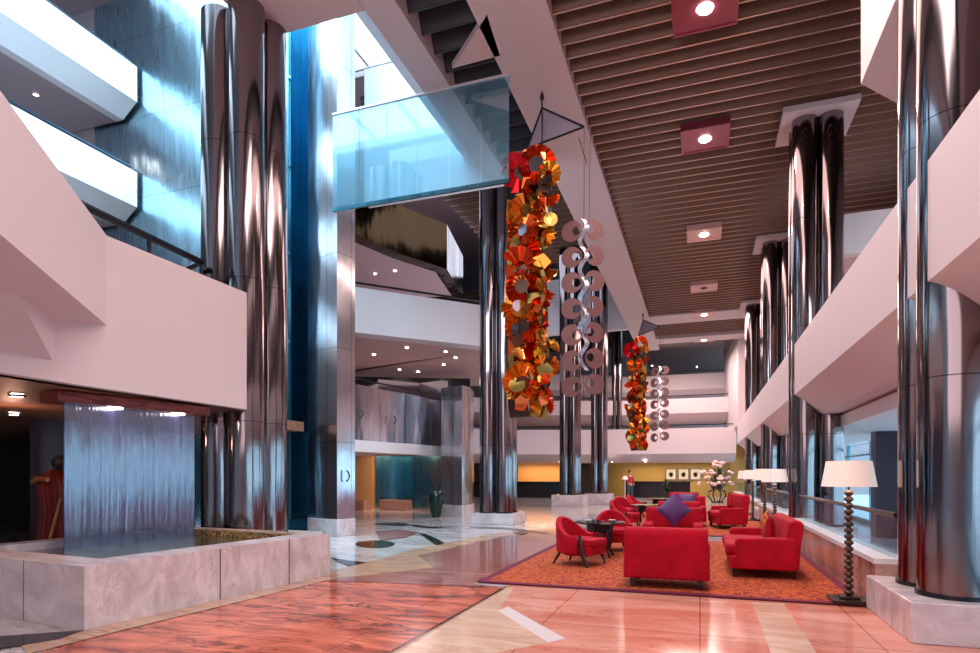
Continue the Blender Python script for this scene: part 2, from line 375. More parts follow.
def slat_field(x0, x1, y0, y1, z, pitch, back=True, m=('slat', 'slat_back', 'slat_lip_glint')):
    b = MB(); y = y0
    while y < y1:
        pr = [(.16, 0), (.19, 0.0), (.05, .34), (.0, .34)]
        vs = [(x, y + a, z + h) for x in (x0, x1) for a, h in pr]
        b.mi = 0; b.add(vs, [(0, 4, 5, 1), (3, 7, 4, 0), (2, 6, 7, 3), (1, 5, 6, 2), (0, 1, 2, 3), (7, 6, 5, 4)])
        b.mi = 2; b.bx(x0, x1, y + .15, y + .19, z - .012, z)
        y += pitch
    b.mi = 1; b.bx(x0, x1, y0, y1, z + .345, z + .40)
    return struct('ceiling', b, list(m))
# slatted ceilings
slat_field(-2.45, 6.4, 3.0, 31.6, 9.6, .40)
slat_field(-2.45, 4.4, 33.4, 37.0, 9.6, .40)
slat_field(-4.86, -3.72, -6, 14.5, 9.65, .55, m=('slat_dark', 'slat_back', 'slat_dark'))
slat_field(-9.5, -3.72, 15.6, 30.0, 12.3, .55)
b = MB(); b.bx(-3.72, -2.45, -8, 40, 9.5, 10.3); struct('trim_1', b, 'plaster')                # long white beam
b = MB(); b.bx(-2.45, 4.4, 31.6, 33.4, 9.52, 10.2); b.bx(-2.45, 4.4, 36.6, 38.0, 9.45, 10.3); struct('trim_2', b, 'plaster')   # cross beams
b = MB(); b.add([(-5.45, -8, 9.5), (-4.86, -8, 9.5), (-4.86, 15.5, 9.5), (-5.45, 15.5, 9.5), (-4.86, -8, 10.3), (-4.86, 15.5, 10.3), (-6.2, -8, 10.3), (-6.2, 15.5, 10.3)],
      [(0, 3, 2, 1), (1, 2, 5, 4), (0, 6, 7, 3), (4, 5, 7, 6), (0, 1, 4, 6), (3, 7, 5, 2)]); struct('trim_3', b, 'plaster')         # skylight edge beam
b = MB(); b.bx(-7.6, -5.46, -8, 9.1, 9.5, 9.9); struct('trim_4', b, 'soffit')                       # soffit over the first left column
# triangular plate between the beams
b = MB(); q = [G(u, v, 9.55) for u, v in ((487, 12), (452, 66), (500, 53))]; q2 = [(p.x, p.y) for p in q]
b.prism([q2[0], q2[1], q2[2]], 9.5, 9.62)
struct('trim_5', b, 'soffit')
# roof deck over everything but the well
b = MB()
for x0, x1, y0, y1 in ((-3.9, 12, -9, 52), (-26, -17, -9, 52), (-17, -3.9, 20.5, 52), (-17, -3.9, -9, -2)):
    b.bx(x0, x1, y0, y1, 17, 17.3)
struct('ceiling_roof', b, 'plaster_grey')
# skylight glazing bars
b = MB()
for k in range(9): b.bx(-17, -3.9, -2 + k * 2.75, -1.9 + k * 2.75, 16.9, 17.15)
for k in range(6): b.bx(-16.5 + k * 2.3, -16.4 + k * 2.3, -2, 20.5, 16.95, 17.1)
struct('window_1', b, 'plaster_white')
# outer walls
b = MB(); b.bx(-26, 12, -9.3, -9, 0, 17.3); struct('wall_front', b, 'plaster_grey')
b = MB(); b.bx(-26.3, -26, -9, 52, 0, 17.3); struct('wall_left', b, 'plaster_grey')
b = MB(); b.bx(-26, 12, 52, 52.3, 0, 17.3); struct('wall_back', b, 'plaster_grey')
# upper wall on the left side of the skylight above the slats
b = MB(); b.bx(-4.9, -4.86, -8, 20.5, 10.3, 17); struct('wall_well', b, 'plaster_white')
b = MB(); b.bx(-9.3, -4.9, 15.5, 15.8, 9.45, 13.4); struct('wall_bulkhead', b, 'plaster_white')
b = MB(); b.bx(-9.5, -3.72, 33.6, 34.0, 9.5, 12.6); struct('wall_gable', b, 'plaster_white')
b = MB(); b.bx(-26, -3.72, 34.0, 52, 12.3, 12.6); b.bx(-3.72, 4.4, 38, 52, 9.8, 10.1); struct('ceiling_far', b, 'smoke')
# right outer side above the balcony fronts
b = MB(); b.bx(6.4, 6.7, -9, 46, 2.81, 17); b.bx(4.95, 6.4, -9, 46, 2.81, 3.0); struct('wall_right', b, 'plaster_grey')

# ---------------- balcony helper: fold profile
def balcony(label, path, z_top, floor_depth, rail=True, mats='plaster', face=1.12, slope=(.55, .46), soffit='soffit', group=None, name='balcony', slabz=None, rail_off=.25):
    """white parapet folded back below, with slab, soffit and handrail; the slab is to the left of the path direction"""
    t = thing(name, label, 'balcony', (path[0][0], path[0][1], 0), 0, group)
    o = Vector((path[0][0], path[0][1], 0)); pth = [(p[0] - o.x, p[1] - o.y) for p in path]
    zb = z_top - face; zs = zb - slope[1]
    b = MB(); b.sweep([(0, z_top), (0, zb), (slope[0], zs), (slope[0] + .3, zs), (slope[0] + .3, zb + .1), (.16, zb + .1), (.16, z_top)], pth); obj('parapet', b, mats, t)
    if floor_depth:
        b = MB(); b.sweep([(slope[0] + .25, zs + .01), (floor_depth, zs + .01), (floor_depth, zs + .3), (slope[0] + .25, zs + .3)], pth); obj('slab', b, soffit, t)
    if rail:
        b = MB(); b.sweep([(rail_off, z_top + .20), (rail_off + .06, z_top + .20), (rail_off + .06, z_top + .26), (rail_off, z_top + .26)], pth); obj('handrail', b, 'metal_dark', t)
    return t
# right side balconies along the window wall. path runs toward -Y so that left of it is +X
YS = {1: 7.07, 2: 15.0, 3: 23.0, 4: 31.0}
XR = 2.0
balcony('white folded balcony front along the window side, lower level, spanning behind the steel columns', [(XR, 37.0), (XR, -7)], 4.42, 2.9, False, slope=(.55, .46))
balcony('white folded balcony front at top right, upper level above the nearest window column', [(XR, 9.1), (XR, -7)], 7.77, 4.2, False)
b = MB(); b.bx(3.2, 6.4, 16.3, 16.6, 6.75, 7.7); struct('trim_6', b, 'plaster_white')
b = MB(); b.bx(3.2, 6.4, 16.6, 21, 6.75, 7.0); struct('trim_7', b, 'soffit')
light('AREA', 'side_gallery_fill', (4.6, 12.5, 5.2), 60, (.8, .88, 1), (math.radians(100), 0, 0), 2, 2)  # added bluish fill to brighten the white crossing front

# ---------------- near left balcony over the waterfall
t = thing('balcony', 'large white angular balcony front above the waterfall', 'balcony')
a0, a1, a2 = (-4.0, 1.75), (-6.95, 5.50), (-6.98, 7.98)     # plan of the top edge
B0, B1, B2 = (-6.60, 1.2), (-6.96, 5.22), (-6.98, 7.98)     # plan of the bottom edge
b = MB()
zt, zm, zb = 4.47, 3.36, 2.57
vs = [(a0[0], a0[1], zt), (a1[0], a1[1], zt), (a2[0], a2[1], zt), (a0[0], a0[1], zm), (a1[0], a1[1], zm), (B0[0], B0[1], zb), (B1[0], B1[1], zb), (B2[0], B2[1], zb),
      (a0[0] - .3, a0[1], zt), (a1[0] - .3, a1[1] - .1, zt), (a2[0] - .3, a2[1], zt), (B0[0] - .3, B0[1], zb), (B1[0] - .3, B1[1], zb), (B2[0] - .3, B2[1], zb)]
b.add(vs, [(0, 3, 4, 1), (3, 5, 4), (5, 6, 4), (1, 4, 6, 7, 2), (0, 1, 9, 8), (1, 2, 10, 9), (2, 7, 13, 10), (5, 11, 12, 6), (6, 12, 13, 7), (8, 9, 12, 11), (9, 10, 13, 12), (0, 8, 11, 5, 3)])
obj('parapet', b, 'plaster', t, smooth=0)
b = MB(); b.prism([(-6.75, 1.2), (-7.1, 5.22), (-7.12, 7.98), (-7.3, 9.3), (-9.2, 9.3), (-9.2, 1.2)], zb, zb + .3)
obj('slab', b, 'wood_ceiling', t)
r0, r1, r2, r3 = P(60, HZ, 7.5), P(83, HZ, 7.9), P(201, HZ, 10.0), P(172, HZ, 10.7)
zr = 5.03; b = MB(); b.tube([(q.x, q.y, zr) for q in (r0, r1, r2, r3)], .055)
for q in (r1, (r1 + r2) / 2, r2, r3): b.tube([(q.x, q.y, zb + .3), (q.x, q.y, zr)], .03)
obj('handrail', b, 'metal_dark', t)
# lower brown ceiling of the room behind the fountain
b = MB(); b.bx(-24, -9.2, 1.0, 12.5, 2.57, 2.8); struct('ceiling_lower', b, 'wood_ceiling')

# ---------------- far left balconies of the well (x = -17), levels 1..3
for zt_, lab in ((14.55, 'bluish white balcony front at the top left corner, uppermost'), (11.18, 'bluish white balcony front crossing the upper left corner, second from top'),
                 (7.8, 'bluish white balcony front at upper left, lowest of three, partly behind the large one')):
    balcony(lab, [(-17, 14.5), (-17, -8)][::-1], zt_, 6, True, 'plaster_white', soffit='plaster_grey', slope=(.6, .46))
b = MB(); b.bx(-17.05, -17.0, -2, 20.5, 14.55, 14.6); 
# steel clad wall of the well
b = MB(); b.bx(-19, -11.6, 14.6, 14.9, 0, 17); struct('wall_steel', b, 'steel_wall')
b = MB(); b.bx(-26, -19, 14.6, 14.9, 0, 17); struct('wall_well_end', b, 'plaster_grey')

# ---------------- lift shaft and steel tower
t = thing('lift_shaft', 'dark blue glazed lift shaft between the big steel column and the steel tower', 'lift', (-10.63, 13.6, 0))
b = MB(); b.bx(-.97, .97, .9, 1.0, 0, 17); b.bx(-.97, -.9, -.9, .9, 0, 17); obj('back_wall', b, 'blue_steel', t)
b = MB(); b.bx(-.97, .97, -1.0, -.96, .4, 17); obj('glass', b, 'glass_shaft', t)
b = MB()
for x in (-.95, -.05, .85): b.bx(x, x + .08, -1.06, -.98, 0, 17)
for k in range(8): b.bx(-.97, .97, -1.07, -1.0, .4 + k * 2.2, .46 + k * 2.2)
obj('frame', b, 'blue_steel', t)
b = MB(); b.box((0, 0, 1.5), (1.5, 1.5, 2.3)); obj('cabin', b, 'blue_steel', t)
b = MB(); b.tube([(0.2, -.3, 2.6), (.2, -.3, 17)], .05); b.tube([(-.4, -.3, 2.6), (-.4, -.3, 17)], .05); obj('cable', b, 'metal_dark', t)

c = P(337, 480, 14.6); tw = [(c.x, c.y)]
pL = P(308, 480, 15.3); pR = P(355, 480, 15.1)
tw = [(pL.x, pL.y), (c.x, c.y), (pR.x, pR.y), (pR.x - 1.2, pR.y + 1.2), (pL.x - .2, pL.y + 1.4)]
t = thing('steel_tower', 'tall steel-panelled tower beside the lift shaft with marble base', 'tower', (c.x, c.y, 0))
rel = [(x - c.x, y - c.y) for x, y in tw]
b = MB(); b.prism(rel, .42, 17); obj('cladding', b, 'steel_panel', t)
cen = Vector((sum(x for x, y in rel) / 5, sum(y for x, y in rel) / 5))
b = MB(); b.prism([tuple(cen + (Vector(p) - cen) * 1.02) for p in rel], 0, .42); obj('plinth', b, 'marble_white', t, bevel=.01)
def handle(u, v, d, t, ex):
    b = MB(); p0 = P(u, v, d); R = .16; pts = [p0 + RIGHT * (R * math.cos(a) - R * .8) * ex + Vector((0, 0, R * math.sin(a))) for a in [-1 + k * .25 for k in range(9)]]
    b.tube([p - t.location for p in pts], .02, 6); obj('handle', b, 'metal_dark', t)
handle(348, 476, 14.75, t, 1)

# ---------------- glass smoke barrier
t = thing('glass_barrier', 'blue glass barrier of tall panes hanging below the skylight edge', 'glass screen', (-5.65, 11.5, 0))
xs = [-2.05, -1.37, -.70, .02, .75, 1.45, 2.05]
for k in range(6):
    b = MB(); b.bx(xs[k] + .006, xs[k + 1] - .006, -.01, .01, 7.42, 9.48); obj('pane', b, 'glass_blue', t)
b = MB(); b.bx(-2.05, 2.05, -.03, .03, 7.34, 7.42); obj('lower_rail', b, 'blue_steel', t)
b = MB(); b.bx(-2.05, 2.05, -.03, .03, 9.48, 9.52); obj('upper_rail', b, 'plaster_white', t)

# ---------------- left back balconies
def pl(lst, g=1): return [tuple(P(u, HZ, d)[:2]) for u, d in lst]
# level 1: steel mezzanine
mz = pl([(440, 23.6), (408, 21.6), (380, 20.4), (356, 19.2), (320, 18.6)])
t = thing('mezzanine', 'curved steel-clad mezzanine balcony with marble lower edge', 'balcony', (mz[0][0], mz[0][1], 0))
rel = [(x - mz[0][0], y - mz[0][1]) for x, y in mz][::-1]
b = MB(); b.sweep([(0, 4.4), (0, 2.62), (.15, 2.62), (.15, 4.4)], rel); obj('cladding', b, 'steel_panel', t)
b = MB(); b.sweep([(-.04, 2.62), (-.04, 2.25), (.3, 2.25), (.3, 2.62)], rel); obj('fascia', b, 'plaster_white', t)
b = MB(); b.sweep([(.3, 2.3), (9, 2.3), (9, 2.5), (.3, 2.5)], rel); obj('slab', b, 'soffit', t)
b = MB(); b.sweep([(.2, 4.62), (.25, 4.62), (.25, 4.67), (.2, 4.67)], rel); obj('handrail', b, 'metal_dark', t)
for u, v, d in ((362, 414, 19.4), (395, 420, 20.9), (434, 424, 23.1)): handle(u, v, d - .15, t, 1)
# tower 2
c = P(462, HZ, 21.8); pL = P(441, HZ, 22.6); pR = P(470, HZ, 22.4)
t = thing('steel_tower', 'shorter steel-panelled tower beside the green vase', 'tower', (c.x, c.y, 0))
rel = [(pL.x - c.x, pL.y - c.y), (0, 0), (pR.x - c.x, pR.y - c.y), (pR.x - c.x - .3, pR.y - c.y + 1.2), (pL.x - c.x - .3, pL.y - c.y + 1.2)]
b = MB(); b.prism(rel, .4, 4.75); obj('cladding', b, 'steel_panel', t)
b = MB(); b.prism([(x * 1.04, y * 1.04) for x, y in rel], 0, .4); obj('plinth', b, 'marble_white', t)
# alcove walls under the mezzanine, blue steel doors
q0 = P(350, HZ, 27.5); q1 = P(376, HZ, 27); q2 = P(402, HZ, 27.5); q3 = P(414, HZ, 26.2); q4 = P(446, HZ, 24.6)
t = thing('lift_doors', 'blue steel lift doors in the alcove under the mezzanine', 'lift doors', (q1.x, q1.y, 0))
for k, (a_, b_) in enumerate(((q1, q2), (q2, q3), (q3, q4))):
    b = MB(); d = (b_ - a_).normalized(); n = Vector((-d.y, d.x, 0)) * .12
    b.prism([tuple((x - q1)[:2]) for x in (a_, b_, b_ + n, a_ + n)], .12, 2.35); obj('door_panel', b, 'blue_steel', t)
b = MB(); b.box((0, 0, 0), (.5, .03, .4)); o = obj('display', b, 'dark', t); o.location = P(391, 472, 26.9) - q1; o.rotation_euler = (0, 0, A)
b = MB(); b.prism([tuple(x[:2]) for x in (q0, q1 - FWD * .05 - RIGHT * .15, q1 + Vector((-.2, 2, 0)), q0 + Vector((0, 2, 0)))], 0, 2.35); struct('wall_alcove', b, 'warm_wall')
for u, d, wd, lab in ((396, 25.6, 1.3, 'low orange-brown marble block in front of the blue lift doors'), (362, 25.6, .5, 'small orange-brown marble block at the left side of the alcove')):
    p = P(u, HZ, d); b = MB(); b.box((0, 0, .22), (wd, .5, .44)); o = obj('marble_block', b, 'marble_rust'); o.location = (p.x, p.y, 0); tag(o, lab, 'block')
light('AREA', 'alcove_light', P(395, 449, 25.5), 60, (1, .65, .4), (0, 0, 0), 2.5, 1.2)
light('AREA', 'concourse_light', P(400, 380, 26), 120, (1, .7, .7), (0, 0, 0), 3)
# level 2 white facet
p1 = pl([(497, 22.4), (340, 19.7)]); far = (p1[0][0] - 1.5, p1[0][1] + 9)
balcony('plain white balcony front facing the lobby left of the orange mobile', [p1[1], p1[0], far], 7.72, 13, True, 'plaster_white', face=1.5, slope=(.25, .03), soffit='soffit')
# dark shops on level 1
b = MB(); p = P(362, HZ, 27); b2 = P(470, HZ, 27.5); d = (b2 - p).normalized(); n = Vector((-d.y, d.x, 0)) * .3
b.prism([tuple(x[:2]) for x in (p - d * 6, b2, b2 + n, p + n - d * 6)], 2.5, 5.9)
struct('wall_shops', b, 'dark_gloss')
b = MB(); p = P(378, HZ, 25.5); q = P(420, HZ, 26.6); r = P(448, HZ, 25.6)
b.prism([tuple(x[:2]) for x in (p, q, r, r + Vector((0, .4, 0)), q + Vector((0, .4, 0)), p + Vector((0, .4, 0)))], 4.2, 5.55)
tag(obj('shop_front', b, 'dark_gloss'), 'dark glossy shop front on the mezzanine level', 'shop front')
# level 3 bronze front
p3 = pl([(340, 19.6), (402, 22.0), (447, 23.6), (463, 27)])
t = balcony('dark bronze mirrored balcony front high behind the glass barrier', p3, 11.3, 7, False, 'bronze', face=1.75, slope=(.2, .03), soffit='soffit')
# level 3 slab edge in pale plaster
# ---------------- far end balconies
balcony('curved white balcony front above the reception, lower level', [(-16, 33), (-12, 37.5), (-6, 39.6), (2.1, 40.0)], 4.45, 5, True, 'plaster', face=1.6, slope=(.8, .5), rail_off=.3)
balcony('white balcony front at the far end, middle level', [(-16, 36), (-11, 41), (-5, 43), (2.1, 43.0)], 6.7, 4, True, 'plaster', face=1.0, slope=(.8, .5))
balcony('pale balcony front at the far end, top level under the dark ceiling', [(-14, 40), (-5, 45.6), (1.9, 45.6)], 8.75, 3, True, 'plaster', face=1.1, slope=(.4, .4))
b = MB(); b.add([(2.1, 38, 9.45), (2.1, 38, 12.3), (1.6, 46, 12.3), (1.6, 46, 9.0), (2.1, 38, 4.4), (1.6, 46, 4.4), (3, 38, 4.4), (3, 38, 12.3), (3, 46, 12.3), (3, 46, 4.4)],
      [(0, 1, 2, 3), (4, 0, 3, 5), (6, 7, 1, 0, 4), (2, 8, 9, 5, 3), (6, 9, 8, 7), (1, 7, 8, 2), (4, 5, 9, 6)])
struct('wall_right_far', b, 'plaster')
# back wall of the reception
b = MB(); b.bx(-6.5, 5, 45, 45.3, 0, 3.6); struct('wall_reception', b, 'yellow_wall')
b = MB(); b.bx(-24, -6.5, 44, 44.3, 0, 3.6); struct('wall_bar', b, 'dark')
b = MB(); b.bx(-13, -9.2, 43.7, 44, .2, 2.4); struct('wall_niche', b, 'warm_wall')
light('AREA', 'reception_light', (-2, 43.5, 2.3), 130, (1, .75, .45), (0, 0, 0), 6, 1.5)
light('AREA', 'bar_light', (-11, 42.6, 2.3), 110, (1, .6, .3), (0, 0, 0), 4, .8)

# ---------------- right window side: knee wall, railing, glazing, outside
for y0, y1 in ((7.85, 14.7), (16.1, 22.3), (23.8, 30.3), (31.8, 38)):
    b = MB(); b.bx(1.87, 2.12, y0, y1, 0, .50); b2 = MB(); b2.bx(1.85, 2.2, y0, y1, .50, .56)
    t = thing('knee_wall', 'low rust marble wall with white sill and glass railing under the windows', 'wall', (1.87, y0, 0), 0, 'low marble walls between the window columns')
    for mb in (b, b2): mb.v = [(x - 1.87, y - y0, z) for x, y, z in mb.v]
    obj('wall', b, 'marble_rust', t); obj('sill', b2, 'marble_sill', t, label='white marble sill')
    b = MB(); b.tube([(.2, 0, 1.05), (.2, y1 - y0, 1.05)], .03); obj('handrail', b, 'metal_dark', t)
    b = MB(); b.bx(.19, .21, 0.02, y1 - y0 - .02, .56, 1.02); obj('pane', b, 'glass_clear', t)
    t['label'] = {7.85: 'low rust marble wall with white sill and railing behind the nearest lamp',
                  16.1: 'low marble wall with railing behind the second and third lamps', 23.8: 'low marble wall with railing beside the farthest lamps', 31.8: 'low marble wall at the far end of the window side'}[y0]
    del t['group']
b = MB(); b.bx(2.9, 5.0, -9, 46, 2.55, 2.8); struct('ceiling_arcade', b, 'plaster_white')
t = thing('glazed_wall', 'tall daylit glazing with slim frames behind the railing', 'window', (4.9, 20, 0)); t['kind'] = 'structure'
b = MB()
for k in range(17): b.bx(-.05, .05, -26 + k * 3, -25.92 + k * 3, 0, 2.55)
b.bx(-.05, .05, -26, 26, .0, .12); b.bx(-.05, .05, -26, 26, 2.1, 2.16); obj('frame', b, 'blue_steel', t)
b = MB(); b.bx(-.01, .01, -26, 26, .1, 2.5); obj('pane', b, 'glass_clear', t)
b = MB(); b.bx(5.1, 90, -60, 120, -.35, -.05); struct('floor_outside', b, 'outside')
b = MB(); b.box((4.2, 16.9, 1.27), (.45, .45, 2.55)); tag(obj('dark_pillar', b, 'purple_wall'), 'slim dark plum pillar outside the railing beside the nearest column', 'pillar')

# ================================================================== COLUMNS
def quat(o=.29, r=.30, n=18):
    k = math.sqrt(r * r - o * o); pts = []
    for q in range(4):
        a0 = math.atan2(-o, k); a1 = math.atan2(k, -o)
        if a1 < a0: a1 += 2 * PI
        for i in range(n):
            a = a0 + (a1 - a0) * i / (n - 1)
            x = o + r * math.cos(a); y = o + r * math.sin(a)
            c_, s_ = math.cos(q * PI / 2), math.sin(q * PI / 2)
            pts.append((x * c_ - y * s_, x * s_ + y * c_))
        pts.pop()
    return pts
def column(x, y, z0, z1, label, pl=1.55, s=1.0, cap=True, plz0=0.0):
    t = thing('steel_column', label, 'column', (x, y, 0))
    b = MB(); b.prism([(px * s, py * s) for px, py in quat()], z0, z1); obj('shaft', b, 'steel', t, smooth=50)
    b = MB(); b.prism([(px * s * 1.03, py * s * 1.03) for px, py in quat()], z0, z0 + .04); obj('base_ring', b, 'metal_dark', t, smooth=50)
    if pl: b = MB(); b.box((0, 0, (plz0 + z0) / 2), (pl, pl, z0 - plz0)); obj('plinth', b, 'marble_white', t, bevel=.012)
    if cap: b = MB(); b.box((0, 0, z1 - .02), (1.5, 1.5, .12)); obj('ceiling_plate', b, 'plaster', t)
    return t
column(2.55, 7.07, .37, 9.55, 'nearest steel column at the right edge on a marble plinth')
column(2.48, 15.4, .37, 9.55, 'second steel column of the window row, behind the nearest lamp', s=.88, pl=1.4)
column(2.55, 23.0, .37, 9.55, 'third steel column of the window row', s=.88)
column(2.55, 31.0, .37, 9.55, 'farthest steel column of the window row', s=.88)
column(-7.62, 8.67, .46, 9.5, 'big clustered steel column rising behind the fountain', pl=0, cap=False)
column(-5.95, 17.9, .33, 12.3, 'steel column on marble plinth left of the orange mobile', pl=1.35, s=.88, cap=False)
column(-5.9, 28.7, .55, 12.3, 'steel column seen behind the crescent discs', pl=1.5, s=.80, cap=False)
column(-4.9, 31.2, .55, 12.3, 'slimmer steel column behind the far column row', pl=1.3, s=.68, cap=False)
pc = P(617, HZ, 42.5); column(pc.x, pc.y, 2.65, 12.3, 'distant steel column left of the small orange mobile', pl=0, s=.6, cap=False)
b = MB(); b.lathe([(.55, 11.2), (.55, 12.3)], 24, (-5.95, 17.9)); 
tag(obj('column_collar', b, 'steel'), 'round steel collar around the top of the column left of the mobile', 'collar')

# ================================================================== FOUNTAIN
FA = math.atan2(7.75 - 4.19, -5.24 + 5.59) - PI / 2     # rotation of the basin
fb = thing('fountain_basin', 'long veined marble fountain basin under the waterfall', 'fountain', (-5.59, 4.19, 0), FA)
Wd, Ln, Hh = 3.0, 3.58, .62
b = MB(); b.bx(-.42, 0, 0, Ln, 0, Hh); b.bx(-Wd, -.42, 0, .42, 0, Hh); b.bx(-Wd, -Wd + .3, .42, Ln, 0, Hh); b.bx(-Wd + .3, -.42, Ln - .02, Ln, 0, Hh)
b.mi = 1; b.bx(.001, .004, Ln * .44, Ln * .445, 0, Hh); b.bx(.001, .004, Ln * .76, Ln * .765, 0, Hh); b.bx(-1.0, -.99, -.004, -.001, 0, Hh); b.bx(-2.0, -1.99, -.004, -.001, 0, Hh)
obj('rim', b, ['marble_white', 'frame_grey'], fb)
b = MB(); b.bx(-Wd + .3, -.42, .42, Ln, .1, .52); obj('water', b, 'water', fb)
b = MB(); b.bx(-.44, -.42, .42, Ln, .3, .60); b.bx(-Wd + .3, -.42, .42, .44, .3, .60); b.bx(-Wd + .3, -.44, Ln - .2, Ln - .02, .5, .6); obj('mosaic_lining', b, 'mosaic', fb)
b = MB(); b.bx(-9.2, -6.6, 8.1, 9.5, 0, .46); tag(obj('fountain_ledge', b, 'marble_white'), 'marble ledge carrying the big steel column beside the fountain', 'ledge')
s0 = P(64, HZ, 7.75); s1 = P(194, HZ, 9.35); dd = (s1 - s0); ln = dd.length; ang = math.atan2(dd.y, dd.x)
wf = thing('waterfall', 'sheet of falling water below a red wood header', 'waterfall', (s0.x, s0.y, 0), ang)
b = MB(); b.bx(0, ln, -.012, .012, .52, 2.42); obj('water_sheet', b, 'fall', wf)
b = MB(); b.bx(-.18, ln + .12, -.22, .22, 2.42, 2.56); obj('header', b, 'wood_beam', wf, bevel=.01)
for k in (.32, .82):
    b = MB(); b.lathe([(.001, 2.40), (.09, 2.40), (.09, 2.42)], 16, (ln * k, -.1)); obj('spotlight', b, 'glow_small', wf)
    lo = wf.matrix_basis @ Vector((ln * k, -.1, 2.37))
    p = Vector((s0.x, s0.y, 0)) + Vector((math.cos(ang) * ln * k + math.sin(ang) * .45, math.sin(ang) * ln * k - math.cos(ang) * .45, 2.4))
    light('SPOT', 'header_spot', p, 30, (1, .55, .4), (0, 0, 0), .05, spot=140)
# dark rooms behind
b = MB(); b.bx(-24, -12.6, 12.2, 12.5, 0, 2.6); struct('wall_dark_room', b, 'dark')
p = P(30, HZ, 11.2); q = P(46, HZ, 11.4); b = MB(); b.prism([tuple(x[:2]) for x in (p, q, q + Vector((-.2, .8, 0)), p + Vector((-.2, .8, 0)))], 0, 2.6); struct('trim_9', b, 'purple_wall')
p = P(54, HZ, 10.6); t = thing('draped_sculpture', 'dark red pleated draped sculpture with a gilt curved edge', 'sculpture', (p.x, p.y, 0))
b = MB(); sg = 48; pr = [(.30, .02), (.28, .3), (.24, .9), (.26, 1.3), (.20, 1.5), (.08, 1.6)]
vs = []
for i, (r, z) in enumerate(pr):
    for j in range(sg): a_ = 2 * PI * j / sg; rr = r * (1 + .07 * (j % 2)); vs.append((rr * math.cos(a_) + .1 * math.sin(z * 2), rr * math.sin(a_), z))
b.add(vs, [(i * sg + j, i * sg + (j + 1) % sg, (i + 1) * sg + (j + 1) % sg, (i + 1) * sg + j) for i in range(len(pr) - 1) for j in range(sg)] + [tuple(range(sg - 1, -1, -1))])
obj('drapery', b, 'red_robe', t)
b = MB(); b.tube([(.10, -.32, .02), (.22, -.26, .25), (.30, -.2, .7), (.33, -.12, 1.1)], [.03, .03, .025, .02]); obj('gilt_edge', b, 'gilt', t)
b = MB(); b.tube([(-.1, -.3, 1.38), (.05, -.33, 1.44), (.25, -.28, 1.42)], .04); obj('gilt_band', b, 'gilt', t)
b = MB(); b.ball((.15, 0, 1.72), .13); obj('finial', b, 'dark', t)
light('POINT', 'sculpture_light', (p.x + .8, p.y - 1.2, 2.2), 12, (1, .5, .35), size=.1)

# ================================================================== CEILING LAMPS
spots = [(10.3, 'purple glass ceiling light panel at the top edge of the photo', 'mirror_red'), (14.3, 'red violet ceiling light panel left of the second column top', 'mirror_red'),
         (20.0, 'pink ceiling light panel, third along the slatted ceiling', 'mirror_pink'), (25.7, 'unlit-looking pale ceiling panel, fourth along the slats', 'mirror_pink'),
         (30.0, 'small ceiling light panel before the cross beam', 'mirror_pink'), (35.6, 'small ceiling light panel beyond the cross beam', 'mirror_pink')]
for d, lab, mm in spots:
    v = HZ - (9.45 - EYE) * F / d; p = P(705 if d < 18 else 704, v, d)
    t = thing('ceiling_light', lab, 'ceiling light', (p.x, p.y, 9.45), 0, 'square light panels in the slatted ceiling')
    b = MB(); b.bx(-.5, .5, -.5, .5, .02, .16); obj('panel', b, mm, t)
    b = MB(); b.bx(-.54, .54, -.54, -.5, 0, .18); b.bx(-.54, .54, .5, .54, 0, .18); b.bx(-.54, -.5, -.5, .5, 0, .18); b.bx(.5, .54, -.5, .5, 0, .18); obj('frame', b, mm, t)
    b = MB(); b.lathe([(.001, -.01), (.12, -.01), (.14, .02)], 20); obj('lamp', b, 'dark' if abs(d - 25.7) < .1 else 'glow', t)
    light('SPOT', 'panel_lamp', (p.x, p.y, 9.38), 500, (1, .8, .74), (0, 0, 0), .14, spot=150)
# soffit downlights
dl = [(374, 355, 6.2, 0), (407, 348, 6.2, 0), (445.6, 352, 6.2, 0), (455.6, 358, 6.2, 0), (443.6, 365, 6.2, 0), (399.5, 370, 6.2, 0), (418, 372, 6.2, 0),
      (375, 274, 9.53, 1), (395, 271, 9.53, 1), (36, 95, 12.98, 2), (99, 142, 12.98, 2), (17, 397, 2.57, 3), (14, 415, 2.57, 3), (612, 462.4, 2.36, 4), (645, 462.4, 2.36, 4), (560, 462.2, 2.36, 4), (652, 366, 9.8, 5), (697, 367, 9.8, 5)]
dn = ['leftmost', 'second from left', 'fourth from left and highest right', 'rightmost', 'brightest one near the right end', 'middle one low down', 'just right of the low middle one', 'left one', 'right one', 'larger left one', 'small right one', 'nearer one', 'farther one', 'middle one', 'right one', 'left one', 'left one', 'right one']
where = ['under the white balcony front', 'in the soffit below the dark bronze front', 'in the upper left balcony soffit', 'in the brown ceiling left of the waterfall', 'in the slab edge above the reception', 'in the dark ceiling at the far end']
for (u, v, z, k), nm in zip(dl, dn):
    p = G(u, v, z - .04)
    r = .07
    b = MB(); b.lathe([(.001, 0), (r, 0), (r, .04)], 12)
    t = thing('downlight', 'small bright downlight ' + where[k] + ', ' + nm, 'downlight', p, 0, 'downlights ' + where[k])
    obj('bulb', b, 'glow_small', t); b = MB(); b.lathe([(r, .0), (r + .03, 0), (r + .03, .03), (r, .03)], 12, cap=False); obj('ring', b, 'frame_grey', t)
    if v < 380 and k != 5: light('SPOT', 'downlight_lamp', p - Vector((0, 0, .05)), 45, (1, .75, .68), (0, 0, 0), .05, spot=140)

